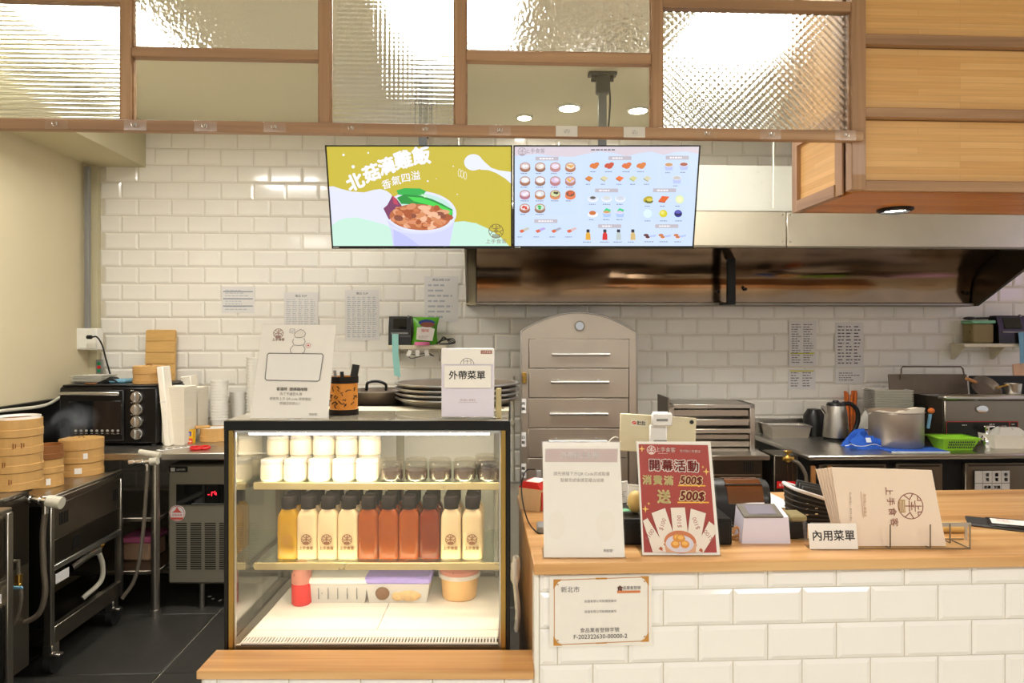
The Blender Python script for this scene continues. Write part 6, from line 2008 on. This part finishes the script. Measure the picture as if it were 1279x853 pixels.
# cash drawer and what stands on it
q = oc('cash_drawer', 'flat black cash drawer behind the two counter signs', 'cash drawer', 843, 681)
q.add('body', q.mb().R(771, 648, 914.5, 681, 0, 130, 1.5), 'black_metal')
q.add('drawer_front', q.mb().R(774, 652, 911.5, 678, -1, 0, .5), 'black_metal')
ZD, sD = ZTOP + 33 * q.m, q.s
def od(name, label, cat, px, d, **k):
    return T(name, label, cat, px, None, sD + d * q.m, ZD, **k)
k_ = od('mango', 'pale yellow mango resting on the black cash drawer', 'fruit', 795.5, 18)
k_.solo(k_.mb().ball(0, 11, 14, 10, 11, 14.1, 20), 'mango')
for i, (x, d, rz_, lab) in enumerate(((783, 78, .5, 'white seasoning packet standing behind, nearer the ordering notice'), (793, 60, -.35, 'white seasoning packet leaning beside the mango'))):
    k_ = od('seasoning_packet', lab, 'packet', x, d, rz=RZ + rz_, group='white packets behind the mango')
    k_.add('packet', k_.mb().at(0, 3, 0, rx=-.35).box(-11, 11, 0, 2.2, 0, 27, .9), 'paper')
    A = k_.art(.03, False)
    A.scribble(-7, 7, 7, 15, 3, '9a968c').line([(-10, 24.5), (10, 24.5)], .5, 'c9c4ba')
    o = k_.add('print', A, 'print')
    o.rotation_euler.x, o.location = -.35, Vector((0, 2.85 * k_.m, 0))
k_ = od('herb_leaf', 'pale green leaf lying on the cash drawer beside the mango', 'leaf', 783, 22)
k_.solo(k_.mb().sheet(lambda u, v: ((u - .5) * 16, 8 + (v - .5) * 14 * math.sin(PI * (.1 + .8 * u)), 1.5 + 2 * math.sin(3 * u)), 8, 4, (0, 0, -.4)), 'green_lid')
# tablet on a stand, its back to the viewer
k_ = od('tablet_stand', 'white clamp stand holding the pale gold tablet', 'stand', 826, 92)
ps = k_.py
k_.add('foot', k_.mb().lathe([(0, 0), (26, 0), (26, 2), (20, 4), (0, 4)], cy=24, n=28), 'clip_plastic')
k_.add('arm', k_.mb().R(812, 531, 834, ps - 3, 3, 8, 1.5), 'clip_plastic')
k_.add('clamp', k_.mb().at(0, -2, ps - 524).box(-13, 13, -3, 2, -8, 9, 2).box(-10, 10, 2, 12, 6, 9, 1), 'clip_plastic')
k_.add('clamp_slot', k_.mb().at(0, -2, ps - 524).box(-7, 7, -3.6, -3, -1.5, 1.5, .4), 'grey_plastic')
k_.add('hinge_plate', k_.mb().R(817, 550, 833, 560, 1, 3, .4), 'grey_plastic')
k2 = T('tablet', 'pale gold tablet seen from behind in a white stand', 'tablet', 822, 567, s=k_.s + .006)
lt_ = .22
tw, th_ = 96, 47
bt = k2.mb().at(-4.5, 0, 0, rx=-.1, ry=.0)
b = k2.mb()
b.X = Matrix.Rotation(-.12, 4, 'X') @ Matrix(((1, 0, .19, 0), (0, 1, 0, 0), (0, 0, 1, 0), (0, 0, 0, 1)))
b.X = Matrix.Rotation(-.16, 4, 'X') @ Matrix.Rotation(.06, 4, 'Y')
b.box(-tw / 2 - 1, tw / 2 - 1, 0, 2.2, 1, th_ + 1, .9)
k2.add('back', b, 'tablet_gold')
b = k2.mb(); b.X = Matrix.Rotation(-.16, 4, 'X') @ Matrix.Rotation(.06, 4, 'Y')
k2.add('screen', b.box(-tw / 2 + 1, tw / 2 - 3, 2.2, 2.6, 3, th_ - 1), 'oven_glass')
b = k2.mb(); b.X = Matrix.Rotation(-.16, 4, 'X') @ Matrix.Rotation(.06, 4, 'Y')
k2.add('camera', b.cyl((41, 0, th_ - 5), (41, -1, th_ - 5), 2.6, n=16), 'black_plastic')
A = k2.art(.03, False)
A.rect(-35, th_ - 14, -14, th_ - 6, 'e2dac2').ell(-31, th_ - 10, 3, 2, 'd8342c', 12).line([(-33, th_ - 10.5), (-29, th_ - 9)], .6, 'f0e0d0').text('肚肚', -22, th_ - 10, 5.6, '3a3632', bold=.03)
o = k2.add('print', A, 'print')
o.rotation_euler = (Matrix.Rotation(-.16, 3, 'X') @ Matrix.Rotation(.06, 3, 'Y')).to_euler()
o.location.y = -.06 * k2.m
k2.add('cable', k2.mb().tube(curve([(-50, 1, 20), (-56, -2, 21), (-64, -6, 14), (-68, -10, 2), (-67, -14, -14)], 6), .9, 6), 'cord_white')
# carton with red top, cable, post
q = oc('carton', 'tan food carton with a red and white top at the counter corner', 'carton', 661, 638.5, rz=RZ - .5)
b = q.mb()
q.add('box', b.add(*taperbox(31, 30, 28, 2)), 'brown_box')
q.add('red_side', q.mb().box(15.2, 16.2, 3, 27, 2, 24), 'red_card')
q.add('top', q.mb().prism([(-16, 27.5), (16, 27.5), (10, 36), (-10, 36)], 'y', 1, 29), 'red_card')
q.add('top_flap', q.mb().box(-6, 12, 3, 27, 36, 36.8), 'paper')
q = oc('card_reader_cable', 'black cable looping from the carton to the notice stand', 'cable', 668, 668)
z0 = lambda y: q.py - y
q.solo(q.mb().tube(curve([(2, 60, 70), (-10, 40, 72), (-16, 30, 58), (-15, 20, 38), (-8, 10, 14), (4, 4, 1.2), (12, 8, 1)], 7), .9, 6), 'black_plastic')
q = oc('card_reader', 'small grey card reader mostly hidden behind the ordering notice', 'reader', 680, 668)
q.solo(q.mb().box(-9, 14, 4, 30, 0, 9, 1.5), 'grey_plastic')
q = oc('phone_post', 'grey square post standing behind the ordering notice', 'post', 673, 632)
q.solo(q.mb().box(-3.4, 3.4, 0, 7, 0, 44, .6).box(-8, 12, -2, 16, 0, 2, .6), 'grey_plastic')
# receipt printer with amber lid
q = oc('receipt_printer', 'round-backed black receipt printer with an amber see-through lid', 'printer', 928, 655)
b = q.mb()
b.prism([(0, 0), (0, 26), (8, 44), (20, 52), (34, 51), (44, 42), (48, 26), (48, 0)], 'x', -33, 33)
q.add('body', b, 'black_plastic')
q.add('side_cap', q.mb().cyl((33, 24, 30), (36, 24, 30), 21, n=28), 'black_plastic')
q.add('side_cap', q.mb().cyl((-36, 24, 30), (-33, 24, 30), 22, n=28), 'black_plastic')
sh = q.mb()
prof_ = [(-.6, 25.5), (7.2, 44.4), (20, 52.8), (34, 51.8)]
sh.prism(prof_ + [(33.6, 51.2), (20, 52.2), (7.8, 43.8), (.2, 25.5)], 'x', -18, 27)
q.add('amber_lid', sh, 'amber')
q.add('paper_slot', q.mb().box(-20, 28, 10, 12, 46, 48, .5), 'black_matte')
q.add('cable', q.mb().tube(curve([(-18, 10, 3), (-20, -10, 2), (-10, -20, 1.4), (6, -16, 1.2), (30, -6, 1.2), (60, -8, 1.2)], 6), 1.2, 6).tube(curve([(-26, 4, 2), (-24, -12, 8), (-18, -20, 6), (-14, -16, 2)], 6), 1.6, 6), 'black_plastic')
q = oc('cable', 'beige and black cables coiled between cash drawer and white scanner', 'cable', 921, 676)
q.solo(q.mb().tube(curve([(-4, 4, 8), (0, 6, 16), (4, 4, 12), (2, 2, 2), (-4, 6, 1.5)], 6), 1.6, 8).tube(curve([(-5, 8, 2), (4, 4, 7), (12, 10, 9)], 6), 2, 8), 'wood_handle')
# white code scanner
q = oc('code_scanner', 'white desktop scanner box with a grey-framed window on top', 'scanner', 957, 679)
q.add('body', q.mb().add(*[([(-30.5, 0, 0), (30.5, 0, 0), (30.5, 34, 0), (-30.5, 34, 0), (-27.5, 1.5, 31), (28.5, 1.5, 33), (28.5, 32, 40), (-27.5, 32, 40)]), [(3, 2, 1, 0), (4, 5, 6, 7), (0, 1, 5, 4), (1, 2, 6, 5), (2, 3, 7, 6), (3, 0, 4, 7)]]), 'lavender_plastic')
q.add('window_frame', q.mb().at(0, 1, 31.4, rx=.27).box(-28, 22, -1, 31, .4, 3.4, 1), 'scanner_rim')
q.add('window', q.mb().at(0, 1, 31.4, rx=.27).box(-20, 15, 4, 26, 3.4, 4, .2), 'scanner_glass')
q = oc('tape_dispenser', 'small dark box with a yellowish clear top beside the white scanner', 'dispenser', 1000, 675)
q.add('body', q.mb().box(-12, 11, 4, 36, 0, 22, 1.5), 'black_plastic')
q.add('top', q.mb().box(-11, 10, 3, 34, 22, 30, 2), 'container_amber')
q = oc('clip_board', 'thin wooden board with white papers behind the scanner', 'board', 978, 640)
q.add('board', q.mb().at(rz=.12).box(-24, 26, 0, 80, 0, 2.6, .4), 'oak')
q.add('papers', q.mb().at(rz=.12).box(-19, 25, 4, 78, 2.6, 5, .2), 'paper')
# black basket with menus
q = oc('woven_basket', 'black woven basket with a pale rim holding dark menus', 'basket', 1018, 655)
def bw(u, v):
    a = 2 * PI * u
    k = 1 + .1 * v
    cx_, cy_ = math.copysign(abs(math.cos(a)) ** .4, math.cos(a)), math.copysign(abs(math.sin(a)) ** .4, math.sin(a))
    return (23 * k * cx_, 22 + 20 * k * cy_, v * (36 - 8 * cx_ ))
q.add('basket', q.mb().sheet(bw, 36, 8, (0, .1, 0)), 'black_matte')
wv = q.mb()
for r_ in range(1, 6):
    wv.tube([tuple(Vector(bw(u / 36, r_ / 6.2)) * 1.0 + Vector((0, -.4, 0))) for u in range(37)], 1.2, 5)
q.add('weave', wv, 'dark_grey', kind='stuff')
q.add('rim', q.mb().tube([bw(u / 40, 1) for u in range(41)], 2.4, 8), 'grey_paper')
cl_ = q.mb()
for x, z in ((-10, 26), (-10, 19), (-10, 12), (2, 20), (2, 13)):
    cl_.box(x - 2, x + 2, -.2, .9, z - .8, z + .8, .3)
q.add('clip', cl_, 'chrome', kind='stuff')
q.add('bottom', q.mb().box(-21, 21, 4, 40, 0, 2), 'black_matte')
for i in range(3):
    k_ = oc('dark_menu', ('dark folded menu at the front of the woven basket', 'dark folded menu in the middle of the woven basket', 'dark folded menu at the back of the woven basket')[i], 'menu', 1018, 655)
    k_.add('cover', k_.mb().at(0, 12 + 9 * i, 4, ry=.22, rx=-.1).box(-17, 17, 0, 4, 0, 38 + 2 * i, .5), 'dark_grey')
# wire rack and paper menus
q = oc('menu_rack', 'low wire rack with upright pins and a flat bar on the counter', 'rack', 1120, 686)
b = q.mb()
for x, d in ((1112, 0), (1162, 0), (1211.5, 0), (1202, 24)):
    b.tu([(x, 655 if d == 0 else 661, d), (x, q.py - 1, d)], .9, 8)
    b.tu([(x, q.py - 1, d), (x, q.py - 1, 40)], .8, 6)
b.tu([(1015, q.py - 1, 0), (1212, q.py - 1, 0)], .8, 6).tu([(1015, q.py - 1, 40), (1230, q.py - 1, 40)], .8, 6)
q.add('wire', b, 'dull_steel')
q.add('flat_bar', q.mb().R(1030, q.py - 22, 1240, q.py - 17, 40, 41.5), 'alu')
q.add('bar_leg', q.mb().R(1034, q.py - 17, 1037, q.py, 40, 41.5).R(1232, q.py - 17, 1235, q.py, 40, 41.5), 'alu')
lm = .20
for i in range(6):
    k_ = oc('paper_menu', ('front cream paper menu with the round emblem on its cover', 'second cream paper menu behind the front cover', 'third cream paper menu in the wire rack', 'fourth cream paper menu in the wire rack', 'fifth cream paper menu in the wire rack', 'rearmost cream paper menu in the wire rack')[i], 'menu', 1117, 684.2, group='cream menus in the wire rack')
    d0 = 3 + i * 4.0
    sl = -8 - i * 2.6
    def pg(u, v, d0=d0, sl=sl, i=i):
        x = -61 + 128 * u - 7 * v + (sl + 8) * v * (1 if i else 0) * .9
        z = 1 + (95 - 3.5 * u) * v - (i * 1.2 * v)
        return (x, d0 + lm * z + 1.2 * math.sin(PI * u) * v, z)
    k_.add('cover', k_.mb().sheet(pg, 8, 6, (0, 1.6, .1)), 'menu_paper')
    if i == 0:
        A = Art(k_.m, .05, quad((1044, 591), (1170.5, 593), (1057, 685), (1184, 685), 1, 1))
        A2 = Art(1, 0)
        R_ = '8a4a38'
        A.logo(1142, 637, 15.5, R_, 1.0, up=-1, rot=-PI / 2, gold='b8955a')
        for j, ch in enumerate('上手食客'):
            A.text(ch, 1115.5 + 1.6 * j, 619 + 12.4 * j, 10.5, R_, -PI / 2, up=-1)
        A.text('港式點心專賣店', 1084, 636, 4.0, 'c39a78', -PI / 2, up=-1).line([(1079.6, 620), (1081.5, 651)], .5, 'b88a66')
        A.text('用心做好點心・港式手工點心', 1066, 638, 2.7, '8a7a70', -PI / 2, up=-1)
        me = A.mesh('print', 'print')
        for v in me.vertices:
            u_, z_ = v.co.x / k_.m + .5, v.co.z / k_.m
            lay = v.co.y / k_.m
            p = pg(u_, z_)
            v.co = Vector((p[0], p[1] - .12 + lay, p[2])) * k_.m
        link('print', me, k_.root.children[0])
q = oc('card_stand', 'white tent card with dark characters in front of the cream menus', 'card', 1042, 686.5)
sg = q.mb().at(0, 0, .6, rx=-.18).box(-30.5, 30, -.4, .8, 0, 31, .3)
cd = q.add('card', sg, 'paper')
A = q.art(.03, False)
A.text('內用菜單', .5, 16.5, 13.6, '3a3433', bold=.018)
o = q.add('print', A, 'print', cd)
o.rotation_euler.x, o.location = -.18, Vector((0, -.48 * q.m, .6 * q.m))
q.add('acrylic_edge', q.mb().at(-33, 0, .6, rx=-.18).box(-1.4, .6, -.6, 7, 0, 35), 'acrylic')
q.add('foot', q.mb().box(-30, 30, -1, 20, 0, .6), 'acrylic')
q = oc('bread_knife', 'cream and gold rounded stick lying behind the wire rack', 'stick', 1190, 665, rz=RZ)
q.solo(q.mb().lathe([(0, -38), (4, -37), (6, -20), (6.4, 8), (5, 16), (0, 18)], n=16).at(), 'mango')
q.root.rotation_euler = (0, PI / 2, RZ)
q.root.location.z = ZTOP + 6.6 * q.m
q = oc('bill_folder', 'black bill folder with a white slip lying on the counter', 'folder', 1252, 662, rz=RZ - .52)
q.add('cover', q.mb().box(-36, 46, 0, 46, 0, 3, 1), 'dark_grey')
q.add('top_cover', q.mb().at(0, 0, 3, ry=-.03).box(-14, 46, 1, 44, 0, 2, .6), 'black_plastic')
q.add('slip', q.mb().at(0, 0, 5.2, ry=-.03).box(-10, 40, 8, 34, .4, 1.0, .2), 'paper')
A = q.art(.03, False)
A.scribble(-6, 14, 20, 28, 4, 'd0a090')
o = q.add('print', A, 'print')
o.rotation_euler.x, o.location = -PI / 2, Vector((0, 0, 7.6 * q.m))
# certificate on the tiled front
q = T('certificate', 'white food registration certificate with gold corners on the counter front', 'certificate', 752, 808, Y=YC - .002)
q.add('sleeve', q.mb().R(683, 716, 818, 809.5, -.2, .1), 'acrylic')
q.add('sheet', q.mb().R(686, 718, 815, 807, .1, .5), 'paper')
A = q.art(.03)
A.rect(683, 716, 818, 809, 'e6e0e4') if False else None
gold = 'c48a3c'
A.line([(692, 723.5), (810, 721.5), (810, 801.5), (692, 804), (692, 723.5)], .9, gold)
for x, y, sx, sy in ((692, 723.5, 1, 1), (810, 721.5, -1, 1), (810, 801.5, -1, -1), (692, 804, 1, -1)):
    A.poly([(x - sx, y - sy), (x + 10 * sx, y - sy), (x + 7 * sx, y + 1.5 * sy), (x + 4.6 * sx, y + 2.5 * sy), (x + 3.4 * sx, y + 4.6 * sy), (x + 1.8 * sx, y + 7 * sy), (x - sx, y + 11 * sy)], gold)
    A.ell(x + 4.5 * sx, y + 5.5 * sy, 1, 1, gold, 8)
A.rect(744, 721.4, 758, 723.4, gold).rect(744, 802.3, 758, 803.6, gold)
A.text('新北市', 712, 735.5, 8, '77727a')
A.text('食', 774.5, 735.5, 8, 'c9683c', bold=.02).text('品業者登錄', 789.5, 734.5, 4.6, '57525a').rect(771, 738, 800, 741, 'd9824a')
A.text('尚捷有限公司板橋營業所', 750, 750.5, 3.7, '8a868e').text('尚捷有限公司板橋營業所', 750, 763.5, 3.7, '8a868e')
A.text('食品業者登錄字號', 749, 786.5, 6.2, '6d6870').text('F-202322630-00000-2', 750, 794.3, 7.6, '4a464e')
q.add('print', A, 'print', y=-.25)
